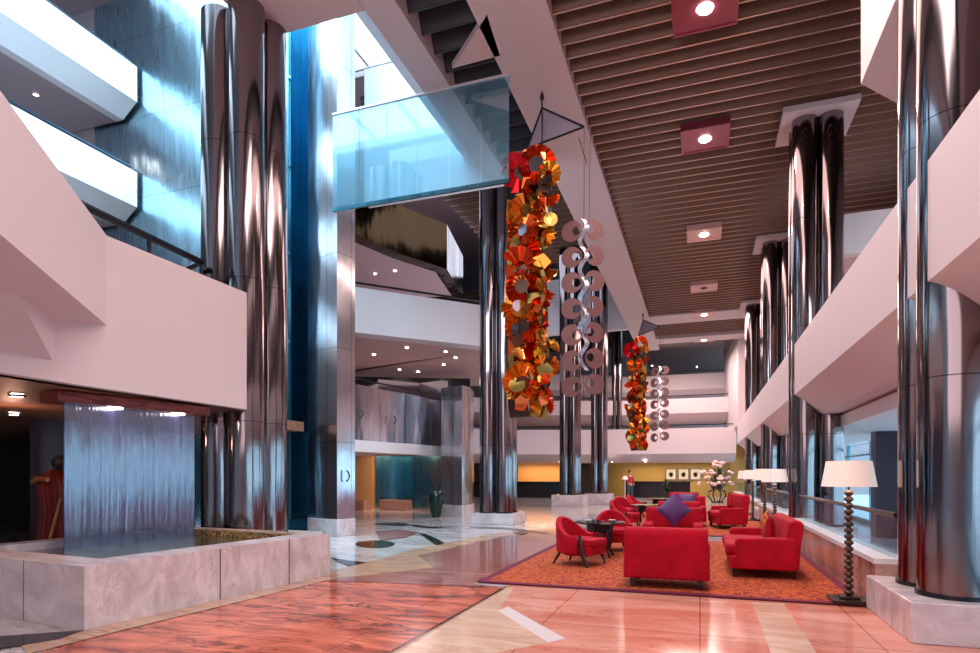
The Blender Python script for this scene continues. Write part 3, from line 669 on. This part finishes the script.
# ================================================================== CARPETS
def carpet(name, label, x0, x1, y0, y1):
    t = thing(name, label, 'carpet', (x0, y0, .012)); W, D = x1 - x0, y1 - y0
    b = MB(); b.bx(.12, W - .12, .12, D - .12, 0, .012); obj('field', b, 'carpet', t)
    b = MB(); b.bx(0, W, 0, .12, 0, .013); b.bx(0, W, D - .12, D, 0, .013); b.bx(0, .12, .12, D - .12, 0, .013); b.bx(W - .12, W, .12, D - .12, 0, .013)
    obj('border', b, 'carpet_edge', t, label='dark wine border')
carpet('carpet', 'orange patterned carpet with wine border under the near sofas', -2.93, 1.84, 7.84, 14.3)
carpet('carpet', 'orange patterned carpet under the farther seating', -2.93, 1.84, 15.6, 25.5)

# ================================================================== SEATING
def make_sofa(name, label, W, loc, rz, cat='sofa', group=None, H=.80, D=.88):
    """faces local -Y; origin at floor centre"""
    t = thing(name, label, cat, loc, rz, group)
    b = MB(); b.bx(-W / 2 + .04, W / 2 - .04, -D / 2 + .05, D / 2 - .06, .12, .30); obj('base', b, 'red', t, bevel=.02)
    n = 1 if W < 1.25 else 2; cw = (W - .36) / n
    for k in range(n):
        b = MB(); x0 = -W / 2 + .18 + k * cw; b.bx(x0 + .005, x0 + cw - .005, -D / 2, D / 2 - .22, .30, .46); obj('seat_cushion', b, 'red', t, bevel=.05, seg=3)
    b = MB(); yb = D / 2
    pr = [(yb - .26, .28), (yb - .18, H - .04), (yb - .10, H), (yb - .01, H - .02), (yb + .02, H - .09), (yb - .02, .5), (yb - .05, .12), (yb - .2, .12)]
    vs = [(x, y, z) for x in (-W / 2 + .02, W / 2 - .02) for y, z in pr]; k = len(pr)
    b.add(vs, [tuple(range(k)), tuple(range(2 * k - 1, k - 1, -1))] + [(i, k + i, k + (i + 1) % k, (i + 1) % k) for i in range(k)]); obj('backrest', b, 'red', t, bevel=.03, seg=3)
    for s in (-1, 1):
        b = MB(); x0 = s * (W / 2 - .09)
        pr = [(-D / 2 + .14, .12), (-D / 2 + .12, .53), (-D / 2 + .16, .57), (yb - .2, .58), (yb - .1, .60), (yb - .06, .12)]
        k = len(pr); vs = [(x, y, z) for x in (x0 - .09, x0 + .09) for y, z in pr]
        b.add(vs, [tuple(range(k)), tuple(range(2 * k - 1, k - 1, -1))] + [(i, k + i, k + (i + 1) % k, (i + 1) % k) for i in range(k)]); obj('armrest', b, 'red', t, bevel=.04, seg=3)
        for yy in (-D / 2 + .12, D / 2 - .12):
            b = MB(); b.box((s * (W / 2 - .12), yy, .062), (.07, .07, .124)); obj('leg', b, 'wood_black', t)
    return t
def cushion(label, loc, rot, m='purple', s=.46, diamond=True):
    n = 10; vs = []
    for side in (1, -1):
        for i in range(n + 1):
            for j in range(n + 1):
                x = i / n * 2 - 1; y = j / n * 2 - 1; h = (max(0, 1 - x * x) * max(0, 1 - y * y)) ** .45
                vs.append((x * s / 2 * (1 - .06 * (1 - y * y)), side * h * .075, y * s / 2 * (1 - .06 * (1 - x * x))))
    fs = []; K = (n + 1) ** 2
    for sd in range(2):
        for i in range(n):
            for j in range(n):
                q = (sd * K + i * (n + 1) + j, sd * K + (i + 1) * (n + 1) + j, sd * K + (i + 1) * (n + 1) + j + 1, sd * K + i * (n + 1) + j + 1); fs.append(q if sd == 0 else q[::-1])
    b = MB(); b.add(vs, fs); bm_ = obj('cushion', b, m, smooth=60); bm_.location = loc; bm_.rotation_euler = rot
    return tag(bm_, label, 'cushion')
ZC = .026
make_sofa('armchair', 'wide red armchair seen from behind, nearest on the carpet', 1.08, (-.42, 8.5, ZC), PI, 'armchair')
make_sofa('sofa', 'red two-seat sofa beside the nearest lamp', 2.0, (.86, 10.35, ZC), -PI / 2, H=.84, D=1.0)
make_sofa('armchair', 'wide red armchair facing the camera with a purple cushion', 1.08, (-.48, 11.9, ZC), 0, 'armchair', H=.86)
make_sofa('armchair', 'red armchair seen from behind, second in the middle row', 1.05, (-.50, 16.2, ZC), PI, 'armchair', H=.82)
make_sofa('armchair', 'red armchair with a purple cushion in the farther group', 1.05, (-.35, 18.6, ZC), 0, 'armchair', H=.86)
make_sofa('armchair', 'farthest red armchair in the middle row', 1.05, (-.55, 23.2, ZC), PI, 'armchair', H=.86)
make_sofa('sofa', 'red sofa with leaning cushions below the flower arrangement', 1.5, (.72, 18.3, ZC), -PI / 2 + .15, H=.95)
cushion('purple cushion standing on its corner on the facing armchair', (-.46, 11.72, .85), (-.2, PI / 4, 0))
cushion('purple cushion on the farther armchair seen over the middle row', (-.35, 18.42, .72), (-.2, .0, 0), s=.5)
cushion('patterned orange and red cushion on the sofa beside the lamp', (1.02, 10.8, .68), (0, .35, PI / 2 + .1), 'orange_cloth', .44)
cushion('plain red cushion on the sofa beside the lamp', (1.02, 10.2, .66), (0, .1, PI / 2 - .1), 'red', .42)
cushion('red cushion leaning on the sofa below the flowers', (.78, 18.0, .74), (0, .6, PI / 2), 'red', .5)

def make_tub(label, loc, rz, group=None):
    """tub chair facing local -Y"""
    t = thing('tub_chair', label, 'armchair', loc, rz, group)
    b = MB(); n = 22; sec = []
    for i in range(n + 1):
        a_ = math.radians(-25 + 230 * i / n)            # around the back
        f = math.sin(max(0, min(PI, a_))) if 0 <= a_ <= PI else 0
        h = .50 + .28 * (f ** 1.3); c_, s_ = math.cos(a_), math.sin(a_)
        ext = 1.0; ox, oy = .37 * c_, .37 * s_ + .0
        ix, iy = .29 * c_, .29 * s_
        sec.append([(ox, oy, .20), (ox * 1.04, oy * 1.04, h - .05), (ox * 1.0, oy * 1.0, h), (ix, iy, h - .01), (ix, iy, .20)])
    vs = [p for s in sec for p in s]; k = 5
    fs = [(i * k + j, i * k + (j + 1) % k, (i + 1) * k + (j + 1) % k, (i + 1) * k + j) for i in range(n) for j in range(k)] + [tuple(range(k)), tuple(n * k + j for j in range(k - 1, -1, -1))]
    b.add(vs, fs); obj('backrest', b, 'red', t, bevel=.015, smooth=50)
    b = MB(); b.lathe([(.27, .16), (.30, .20), (.31, .28), (.29, .32)], 24); b.box((0, -.22, .25), (.52, .30, .14)); obj('base', b, 'red', t, bevel=.01)
    b = MB(); b.lathe([(.20, .30), (.285, .33), (.29, .40), (.26, .44), (.01, .455)], 24, (0, 0)); b.box((0, -.22, .375), (.50, .34, .12)); obj('seat_cushion', b, 'red', t, bevel=.03, seg=2)
    for s in (-1, 1):
        b = MB(); b.tube([(s * .31, -.20, .50), (s * .315, -.24, .2), (s * .29, -.33, 0)], [.028, .035, .018]); obj('leg', b, 'wood_black', t, label='dark wooden front leg running up to the arm')
        b = MB(); b.tube([(s * .2, .24, .2), (s * .26, .34, 0)], [.028, .016]); obj('leg', b, 'wood_black', t)
    return t
tub = make_tub('red tub chair with dark legs at the left edge of the carpet', (-1.90, 9.95, ZC), PI / 2 - .35)
dup(tub, (-1.62, 12.05, ZC), .25, 'red tub chair behind the round table, left group')
dup(tub, (-2.0, 17.0, ZC), PI / 2 - .3, 'red tub chair in front of the farther table, left of the middle row')
dup(tub, (-2.3, 19.4, ZC), .4, 'red tub chair behind the farther table, only its back showing')
dup(tub, (-2.1, 22.0, ZC), PI / 2 - .2, 'farthest red tub chair, near the reception')
def make_table(label, loc):
    t = thing('round_table', label, 'table', loc)
    b = MB(); b.lathe([(.02, .60), (.44, .60), (.46, .615), (.44, .63), (.01, .63)], 40); obj('tabletop', b, 'dark_gloss', t, label='glossy black round top')
    b = MB(); b.lathe([(.22, .44), (.24, .46), (.24, .60), (.01, .60)], 24); obj('apron', b, 'wood_black', t)
    for k in range(4):
        a_ = PI / 4 + k * PI / 2; c_, s_ = math.cos(a_), math.sin(a_)
        b = MB(); b.tube([(.2 * c_, .2 * s_, .55), (.26 * c_, .26 * s_, .3), (.22 * c_, .22 * s_, .14), (.30 * c_, .30 * s_, .0)], [.03, .035, .022, .02]); obj('leg', b, 'wood_black', t)
    return t
tb = make_table('glossy black round table between the near tub chairs', (-1.72, 11.0, ZC))
dup(tb, (-1.45, 17.7, ZC), 0, 'dark round table beside the farther tub chairs')
dup(tb, (-1.4, 22.6, ZC), 0, 'farthest dark round table near the reception')
for lab, x, y in (('small white dish on the near round table', -1.9, 10.85), ('small white bowl on the near round table, right side', -1.5, 11.05)):
    b = MB(); b.lathe([(.02, 0), (.045, .01), (.07, .035), (.065, .035), (.03, .012), (.001, .012)], 16); o = obj('dish', b, 'marble_sill'); o.location = (x, y, .63 + ZC); tag(o, lab, 'dish')

# floor lamps
def make_lamp(label, loc):
    t = thing('floor_lamp', label, 'floor lamp', loc)
    b = MB(); b.box((0, 0, .02), (.40, .40, .04)); b.box((0, 0, .055), (.2, .2, .03)); obj('base', b, 'wood_black', t, bevel=.006)
    pr = [(.02, .07)]; nb = 17; z0, z1 = .07, 1.30; hb = (z1 - z0) / nb
    for k in range(nb):
        for j in range(1, 6):
            a_ = j / 6 * PI; pr.append((.022 + .030 * math.sin(a_), z0 + hb * (k + j / 6)))
        pr.append((.020, z0 + hb * (k + 1)))
    b = MB(); b.lathe(pr, 16); obj('pole', b, 'bobbin', t, smooth=60, label='dark bobbin-turned pole')
    b = MB(); b.lathe([(.285, 1.34), (.235, 1.635), (.225, 1.635), (.277, 1.34)], 40, cap=False); b.add([], [])
    obj('lamp_shade', b, 'shade', t)
    b = MB(); b.tube([(0, 0, 1.30), (0, 0, 1.5)], .012); b.tube([(-.23, 0, 1.6), (.23, 0, 1.6)], .005); b.tube([(0, -.23, 1.6), (0, .23, 1.6)], .005); obj('fitting', b, 'metal_dark', t)
    b = MB(); b.ball((0, 0, 1.49), .045); obj('bulb', b, 'glow_small', t)
    return t
LP = [(1.64, 8.02), (1.62, 15.2), (1.62, 17.5), (1.62, 21.3), (1.62, 24.6)]
LL = ['nearest floor lamp with pale shade and bobbin-turned pole', 'second floor lamp along the windows, right of its twin', 'third floor lamp along the windows, left of the second', 'fourth floor lamp along the windows, beyond the sofa', 'farthest floor lamp of the window row']
lamp0 = make_lamp(LL[0], (*LP[0], ZC)); lamp0['group'] = 'bobbin floor lamps along the windows'
for k in range(1, 5): dup(lamp0, (*LP[k], ZC if k != 1 else .0), 0, LL[k])
for x, y in LP: light('POINT', 'lamp_bulb', (x, y, 1.52), 22, (1, .72, .55), size=.06)

# ================================================================== HANGING MOBILES
def pleat(R, r, n, depth, sweep=2 * PI):
    vs = []; fs = []; N2 = n * 2
    for i in range(N2 + 1):
        a_ = sweep * i / N2; z = depth if i % 2 else 0; R2 = R * (1.0 if i % 2 else .93)
        vs += [(r * math.cos(a_), z * .3, r * math.sin(a_)), (R2 * math.cos(a_), z, R2 * math.sin(a_))]
    for i in range(N2): fs.append((2 * i, 2 * i + 1, 2 * i + 3, 2 * i + 2))
    b = MB(); b.add(vs, fs); return b
def disc_hole(R, r, off, th=.012, n=32):
    vs = []
    for y in (-th / 2, th / 2):
        for i in range(n): a_ = 2 * PI * i / n; vs += [(R * math.cos(a_), y, R * math.sin(a_)), (off + r * math.cos(a_), y, r * math.sin(a_))]
    fs = []; K = 2 * n
    for i in range(n):
        j = (i + 1) % n
        fs += [(2 * i, 2 * j, 2 * j + 1, 2 * i + 1), (K + 2 * i, K + 2 * i + 1, K + 2 * j + 1, K + 2 * j), (2 * i, K + 2 * i, K + 2 * j, 2 * j), (2 * i + 1, 2 * j + 1, K + 2 * j + 1, K + 2 * i + 1)]
    b = MB(); b.add(vs, fs); return b
mp_ = P(542, HZ, 12.6)
mob = thing('hanging_mobile', 'large hanging mobile of orange pleated rosettes and crescent discs, nearest', 'mobile', (mp_.x, mp_.y, 0), A)
# local: x right in view, y away, z up.  world scale 12.6/603 m per px
K = 12.6 / F
def lx(u): return (u - 542) * K
def lz(v): return EYE + (HZ - v) * K
b = MB(); T = [(lx(542), 0, lz(108)), (lx(583), -.15, lz(131)), (lx(528), .25, lz(142))]
for i in range(3): b.tube([T[i], T[(i + 1) % 3]], .022, 6)
b.tube([(0, 0, 9.5), T[0]], .02, 6); b.lathe([(.03, lz(100)), (.05, lz(98)), (.03, lz(94))], 10)
obj('triangular_frame', b, 'metal_dark', mob)
b = MB(); b.add([T[0], T[1], T[2]] + [(x, y + .01, z) for x, y, z in T], [(0, 1, 2), (5, 4, 3), (0, 3, 4, 1), (1, 4, 5, 2), (2, 5, 3, 0)]); obj('mesh_panel', b, 'mesh_grey', mob)
b = MB(); b.tube([T[2], (lx(530), .1, lz(410))], .006, 5); b.tube([T[1], (lx(583), -.1, lz(400))], .006, 5); b.tube([(lx(578), -.1, lz(140)), (lx(586), -.1, lz(166))], .01, 5); b.tube([T[0], (lx(542), 0, lz(405))], .012, 5); b.tube([(lx(590), -.05, lz(135)), (lx(588), -.1, lz(230))], .005, 5); obj('wire', b, 'metal_dark', mob)
cols = ['amber', 'copper', 'gold', 'ruby', 'olive', 'smoke', 'amber', 'copper', 'gold']
random.seed(11)
# coloured mirror tiles standing behind one another
for k in range(16):
    z0 = lz(170 + k * 15.2); z1 = lz(170 + (k + 1) * 15.2 + 4)
    for s in range(2):
        x0 = lx(508) + s * .42 + random.uniform(-.03, .03); b = MB(); hh = z0 - z1
        b.box((0, 0, 0), (.44, .012, hh), Matrix.Translation((x0 + .21, .12 + random.uniform(-.05, .05), (z0 + z1) / 2)) @ Euler((random.uniform(-.35, .35), random.uniform(-.1, .1), random.uniform(-.5, .5))).to_matrix().to_4x4())
        obj('mirror_tile', b, random.choice(['amber', 'copper', 'gold', 'smoke', 'olive', 'copper']), mob)
for k in range(13):
    v = 180 + k * 18.6
    for s in (0, 1):
        u = (522 if s == 0 else 543) + random.uniform(-4, 5)
        R = random.uniform(.34, .44) * (1 if s == 0 else .72)
        cc = random.choice(['amber', 'copper', 'copper', 'gold', 'amber', 'copper', 'ruby', 'gold'])
        b = pleat(R, R * .30, 11, .10 + .05 * random.random(), 2 * PI * random.choice([1, .8, .6, .5]))
        Mx = Matrix.Translation((lx(u), -.20 + random.uniform(-.15, .08), lz(v))) @ Euler((random.uniform(-.7, .7), random.uniform(0, 6), random.uniform(-.9, .9))).to_matrix().to_4x4()
        b.v = [tuple(Mx @ Vector(p)) for p in b.v]; ros = obj('pleated_rosette', b, cc, mob, smooth=0)
        if random.random() < .55:
            b = MB(); Mc = Mx @ Matrix.Translation((0, -.02, 0)) @ Matrix.Rotation(PI / 2, 4, 'X'); b.lathe([(.001, 0), (R * .36, 0), (R * .36, .01)], 16, M4=Mc)
            obj('rosette_center', b, random.choice(['smoke', 'olive', 'smoke', 'mesh_grey']), ros)
        # bent shard
        x_, z_ = lx(u + random.uniform(-6, 6)), lz(v + random.uniform(-9, 9)); a_ = random.uniform(0, 6.28); r_ = random.uniform(.10, .20)
        b = MB(); q = [Vector((x_ + r_ * math.cos(a_ + t_) * random.uniform(.7, 1.2), -.28 + .35 * r_ * math.cos(a_ * 3 + t_), z_ + r_ * math.sin(a_ + t_))) for t_ in (0, 1.3, 2.4, 3.6, 5)]
        b.add(q + [Vector((x_, -.29, z_))], [(5, i_, (i_ + 1) % 5) for i_ in range(5)])
        if random.random() < .3:
            b = MB(); Mc = Matrix.Translation((x_, -.3, z_)) @ Euler((PI / 2 + random.uniform(-.5, .5), 0, random.uniform(-.7, .7))).to_matrix().to_4x4(); b.lathe([(.001, 0), (r_ * .7, .01), (r_ * .95, .03), (r_ * .95, .036), (.001, .02)], 20, M4=Mc)
        obj('mirror_shard', b, random.choice(['copper', 'amber', 'gold', 'smoke', 'olive', 'smoke', 'gold', 'copper']), mob, smooth=20)
b = pleat(.42, .16, 20, .10); Mx = Matrix.Translation((lx(536), -.1, lz(166))) @ Euler((.1, 0, -.2)).to_matrix().to_4x4(); b.v = [tuple(Mx @ Vector(p)) for p in b.v]; obj('pleated_rosette', b, 'copper', mob, smooth=0)
b = MB(); pts = [(lx(541) + .05 * math.sin(z_ * 5), -.25 + .06 * math.cos(z_ * 5), z_) for z_ in [lz(160) - k * .12 for k in range(42)]]
for i in range(41):
    p, q = Vector(pts[i]), Vector(pts[i + 1]); wv = Vector((.045 * math.cos(i * .9), .045 * math.sin(i * .9), 0)); w2 = Vector((.045 * math.cos(i * .9 + .9), .045 * math.sin(i * .9 + .9), 0))
    b.add([p - wv, p + wv, q + w2, q - w2], [(0, 1, 2, 3)])
obj('twisted_strip', b, 'gold', mob)
for k, v in enumerate([232, 257.5, 282.5, 308, 334, 359.5, 385]):
    for s in (-1, 1):
        b = disc_hole(.215, .09, -s * .10); u = 582 + s * 11.5
        Mx = Matrix.Translation((lx(u), -.15 + s * .03, lz(v + (3 if s < 0 else 0)))) @ Euler((0, random.uniform(-.2, .2), s * .25 + random.uniform(-.2, .2))).to_matrix().to_4x4()
        b.v = [tuple(Mx @ Vector(p)) for p in b.v]; obj('crescent_disc', b, 'mauve', mob)
b = MB(); n = 60
for i in range(n):
    z_ = lz(222) - i * (lz(222) - lz(372)) / n; z2 = lz(222) - (i + 1) * (lz(222) - lz(372)) / n
    f = lambda t_: Vector((lx(582) + .075 * math.sin(t_ * 2 * PI * 5.2 / n), -.2 + .05 * math.cos(t_ * 2 * PI * 5.2 / n), 0))
    a_, c_ = f(i), f(i + 1); wv = Vector((.05, .02, 0)); b.add([a_ - wv + Vector((0, 0, z_)), a_ + wv + Vector((0, 0, z_)), c_ + wv + Vector((0, 0, z2)), c_ - wv + Vector((0, 0, z2))], [(0, 1, 2, 3)])
obj('wavy_ribbon', b, 'ribbon', mob, smooth=80)
mf = P(643, HZ, 29.8)
dup(mob, (mf.x, mf.y, 0), A - .5, 'small-looking distant orange hanging mobile with discs at its right side')

# ================================================================== VASE, FLOWERS, RECEPTION
p = P(436, HZ, 21.4); t = thing('branch_vase', 'tall dark green floor vase with dry branches', 'vase', (p.x, p.y, 0))
b = MB(); b.lathe([(.14, 0), (.17, .05), (.27, .55), (.28, .75), (.20, .92), (.16, .97), (.18, 1.0), (.15, 1.0), (.12, .95)], 28); obj('vase', b, 'green_glaze', t)
b = MB()
for k in range(26):
    a_ = random.uniform(0, 2 * PI); r = random.uniform(.1, .55); h = random.uniform(1.7, 2.2); b.tube([(0, 0, .9), (r * .3 * math.cos(a_), r * .3 * math.sin(a_), 1.35), (r * math.cos(a_), r * math.sin(a_), h)], [.012, .01, .004], 5)
obj('branches', b, 'twig', t)
p = P(717, HZ, 33); t = thing('flower_arrangement', 'tall white and pink flower arrangement on a dark curved stand', 'flowers', (p.x, p.y, 0))
b = MB(); b.lathe([(.3, 0), (.32, .04), (.1, .1)], 20)
for k in range(4):
    a_ = k * PI / 2 + .4; c_, s_ = math.cos(a_), math.sin(a_); b.tube([(.25 * c_, .25 * s_, .05), (.5 * c_, .5 * s_, .35), (.45 * c_, .45 * s_, .6), (.15 * c_, .15 * s_, .72)], .04)
obj('stand', b, 'wood_black', t)
b = MB(); b.lathe([(.12, .7), (.3, .76), (.34, .9), (.25, .95), (.1, .9)], 24); obj('urn', b, 'wood_black', t)
b = MB()
for k in range(60):
    a_ = random.uniform(0, 6.28); r = random.uniform(.1, .85); z_ = random.uniform(.9, 1.9); b.tube([(0, 0, .9), (r * .5 * math.cos(a_), r * .5 * math.sin(a_), z_ * .75), (r * math.cos(a_), r * math.sin(a_), z_)], [.012, .01, .03], 5)
obj('foliage', b, 'leaf', t)
for k in range(58):
    if k < 16: a_ = random.uniform(0, 6.28); r = random.uniform(0, .32); q = (r * math.cos(a_), r * math.sin(a_), random.uniform(1.95, 2.25))
    else: a_ = random.uniform(0, 6.28); r = random.uniform(.45, .95); q = (r * math.cos(a_), r * math.sin(a_), random.choice([1.05, 1.35, 1.65]) + random.uniform(-.08, .08))
    b = MB(); b.ball(q, .10, 1, 1, .8, 8); 
    for j in range(5): b.ball((q[0] + .08 * math.cos(j * 1.257), q[1] + .08 * math.sin(j * 1.257), q[2]), .055, 1, 1, .6, 6)
    obj('blossom', b, 'blossom', t)
# reception desk
dk = thing('reception_desk', 'long black reception desk in front of the ochre wall', 'desk', (-2.6, 41.3, 0))
b = MB(); b.bx(-2.2, 2.0, 0, .7, 0, 1.02); obj('front', b, 'dark_gloss', dk); b = MB(); b.bx(-2.3, 2.1, -.1, .8, 1.02, 1.08); obj('counter', b, 'wood_black', dk)
bc = thing('bar_counter', 'long dark counter left of the column with the white plinth', 'counter', (-12.5, 38.5, 0))
b = MB(); b.bx(-3, 4.6, 0, .8, 0, 1.0); obj('front', b, 'dark_gloss', bc); b = MB(); b.bx(-3.1, 4.7, -.1, .9, 1.0, 1.07); obj('counter', b, 'wood_black', bc)
for k, (u, lab) in enumerate(((671, 'left'), (683.5, 'middle'), (695.5, 'right'))):
    p = G(u, 475, 0) if False else P(u, 474, 43); p.y = 44.97
    p = RIGHT * ((u - CX) / F) + FWD; s_ = 44.95 / p.y; p = p * s_
    t = thing('framed_print', 'grey framed print on the ochre wall, %s of three' % lab, 'picture', (p.x, 44.93, 1.55), 0, 'framed prints on the ochre wall')
    b = MB(); b.bx(-.38, .38, -.03, .03, -.42, .42); obj('frame', b, 'frame_grey', t)
    b = MB(); b.bx(-.31, .31, -.036, -.03, -.35, .35); obj('mat', b, 'paper', t)
    b = MB(); b.lathe([(.001, 0), (.17, 0), (.17, .004)], 16, M4=Matrix.Translation((0, -.036, 0)) @ Matrix.Rotation(PI / 2, 4, 'X')); b.box((0, -.038, -.05), (.2, .004, .3)); obj('image', b, 'print', t)
p = P(667, HZ, 38); t = thing('potted_plant', 'dark leafy plant at the right end of the reception desk', 'plant', (p.x, p.y, 0))
b = MB(); b.lathe([(.16, 0), (.22, .3), (.2, .3), (.1, .28)], 16); obj('pot', b, 'wood_black', t)
b = MB()
for k in range(60):
    a_ = random.uniform(0, 6.28); r = random.uniform(.2, .6); h = random.uniform(.5, 1.25); c_, s_ = math.cos(a_), math.sin(a_)
    b.add([(0, 0, .3), (r * .5 * c_ - .05 * s_, r * .5 * s_ + .05 * c_, h), (r * c_, r * s_, h - .05), (r * .5 * c_ + .05 * s_, r * .5 * s_ - .05 * c_, h)], [(0, 1, 2, 3)])
obj('leaves', b, 'leaf', t)
p = P(625, HZ, 38.2); t = thing('floor_lamp', 'slim lit lamp beside the person at the reception', 'floor lamp', (p.x, p.y, 0))
b = MB(); b.lathe([(.14, 0), (.14, .03), (.025, .05), (.025, 1.25)], 12); obj('pole', b, 'marble_sill', t)
b = MB(); b.lathe([(.2, 1.22), (.1, 1.45), (.09, 1.45), (.19, 1.22)], 20, cap=False); obj('lamp_shade', b, 'shade', t)

def person(label, loc, rz):
    root = thing('person', label, 'person', loc, rz)
    def skin(name, pts, edges, m, sub=2):
        me = bpy.data.meshes.new(name); me.from_pydata([q[:3] for q in pts], edges, []); o = bpy.data.objects.new(name, me); COL.objects.link(o); o.parent = root
        s = o.modifiers.new('skin', 'SKIN'); me.skin_vertices.new() if not me.skin_vertices else None
        for k, q in enumerate(pts): me.skin_vertices[0].data[k].radius = (q[3], q[4] if len(q) > 4 else q[3])
        me.skin_vertices[0].data[0].use_root = True
        u_ = o.modifiers.new('sub', 'SUBSURF'); u_.levels = sub; u_.render_levels = sub; me.materials.append(M[m]); return o
    body = [(0, 0, .93, .13, .10), (0, 0, 1.1, .115, .09), (0, 0, 1.3, .15, .10), (0, 0, 1.42, .12, .08), (0, .0, 1.50, .05), (0, -.01, 1.56, .06),
            (-.17, 0, 1.40, .055), (-.22, -.02, 1.14, .042), (-.18, -.16, .96, .032), (-.15, -.24, .93, .028),
            (.17, 0, 1.40, .055), (.23, 0, 1.14, .042), (.24, -.05, .90, .032), (.24, -.07, .82, .028),
            (-.09, 0, .85, .09), (-.10, -.01, .48, .062), (-.10, .01, .1, .04), (-.10, -.12, .04, .035),
            (.09, 0, .85, .09), (.11, -.03, .48, .062), (.12, .0, .1, .04), (.12, -.13, .04, .035), (0, -.015, 1.66, .085, .095), (0, -.01, 1.74, .06, .075)]
    ed = [(0, 1), (1, 2), (2, 3), (3, 4), (4, 5), (3, 6), (6, 7), (7, 8), (8, 9), (3, 10), (10, 11), (11, 12), (12, 13), (0, 14), (14, 15), (15, 16), (16, 17), (0, 18), (18, 19), (19, 20), (20, 21), (5, 22), (22, 23)]
    skin('body', body, ed, 'skin')
    jk = [(0, 0, .88, .155, .12), (0, 0, 1.1, .14, .11), (0, 0, 1.3, .172, .12), (0, 0, 1.42, .13, .095), (-.175, 0, 1.40, .07), (-.225, -.02, 1.14, .058), (-.185, -.14, .98, .046), (.175, 0, 1.40, .07), (.235, 0, 1.14, .058), (.245, -.04, .93, .046)]
    skin('jacket', jk, [(0, 1), (1, 2), (2, 3), (3, 4), (4, 5), (5, 6), (3, 7), (7, 8), (8, 9)], 'jacket')
    tr = [(0, 0, .93, .14, .115), (-.09, 0, .82, .10), (-.10, -.01, .48, .078), (-.10, .01, .07, .06), (.09, 0, .82, .10), (.11, -.03, .48, .078), (.12, 0, .07, .06)]
    skin('trousers', tr, [(0, 1), (1, 2), (2, 3), (0, 4), (4, 5), (5, 6)], 'trousers')
    b = MB(); b.ball((0, .02, 1.70), .115, .95, 1.05, 1.05); obj('hair', b, 'hair', root)
    b = MB(); b.ball((0, -.035, 1.65), .09, .85, 1, 1.2); b.ball((0, -.125, 1.64), .016); obj('face', b, 'skin', root)
    b = MB(); b.ball((-.03, -.118, 1.67), .010, seg=6); b.ball((.03, -.118, 1.67), .010, seg=6); obj('eyes', b, 'hair', root)
p = P(630, HZ, 38.4); person('standing person in a red jacket and blue trousers at the reception', (p.x, p.y, 0), .6)
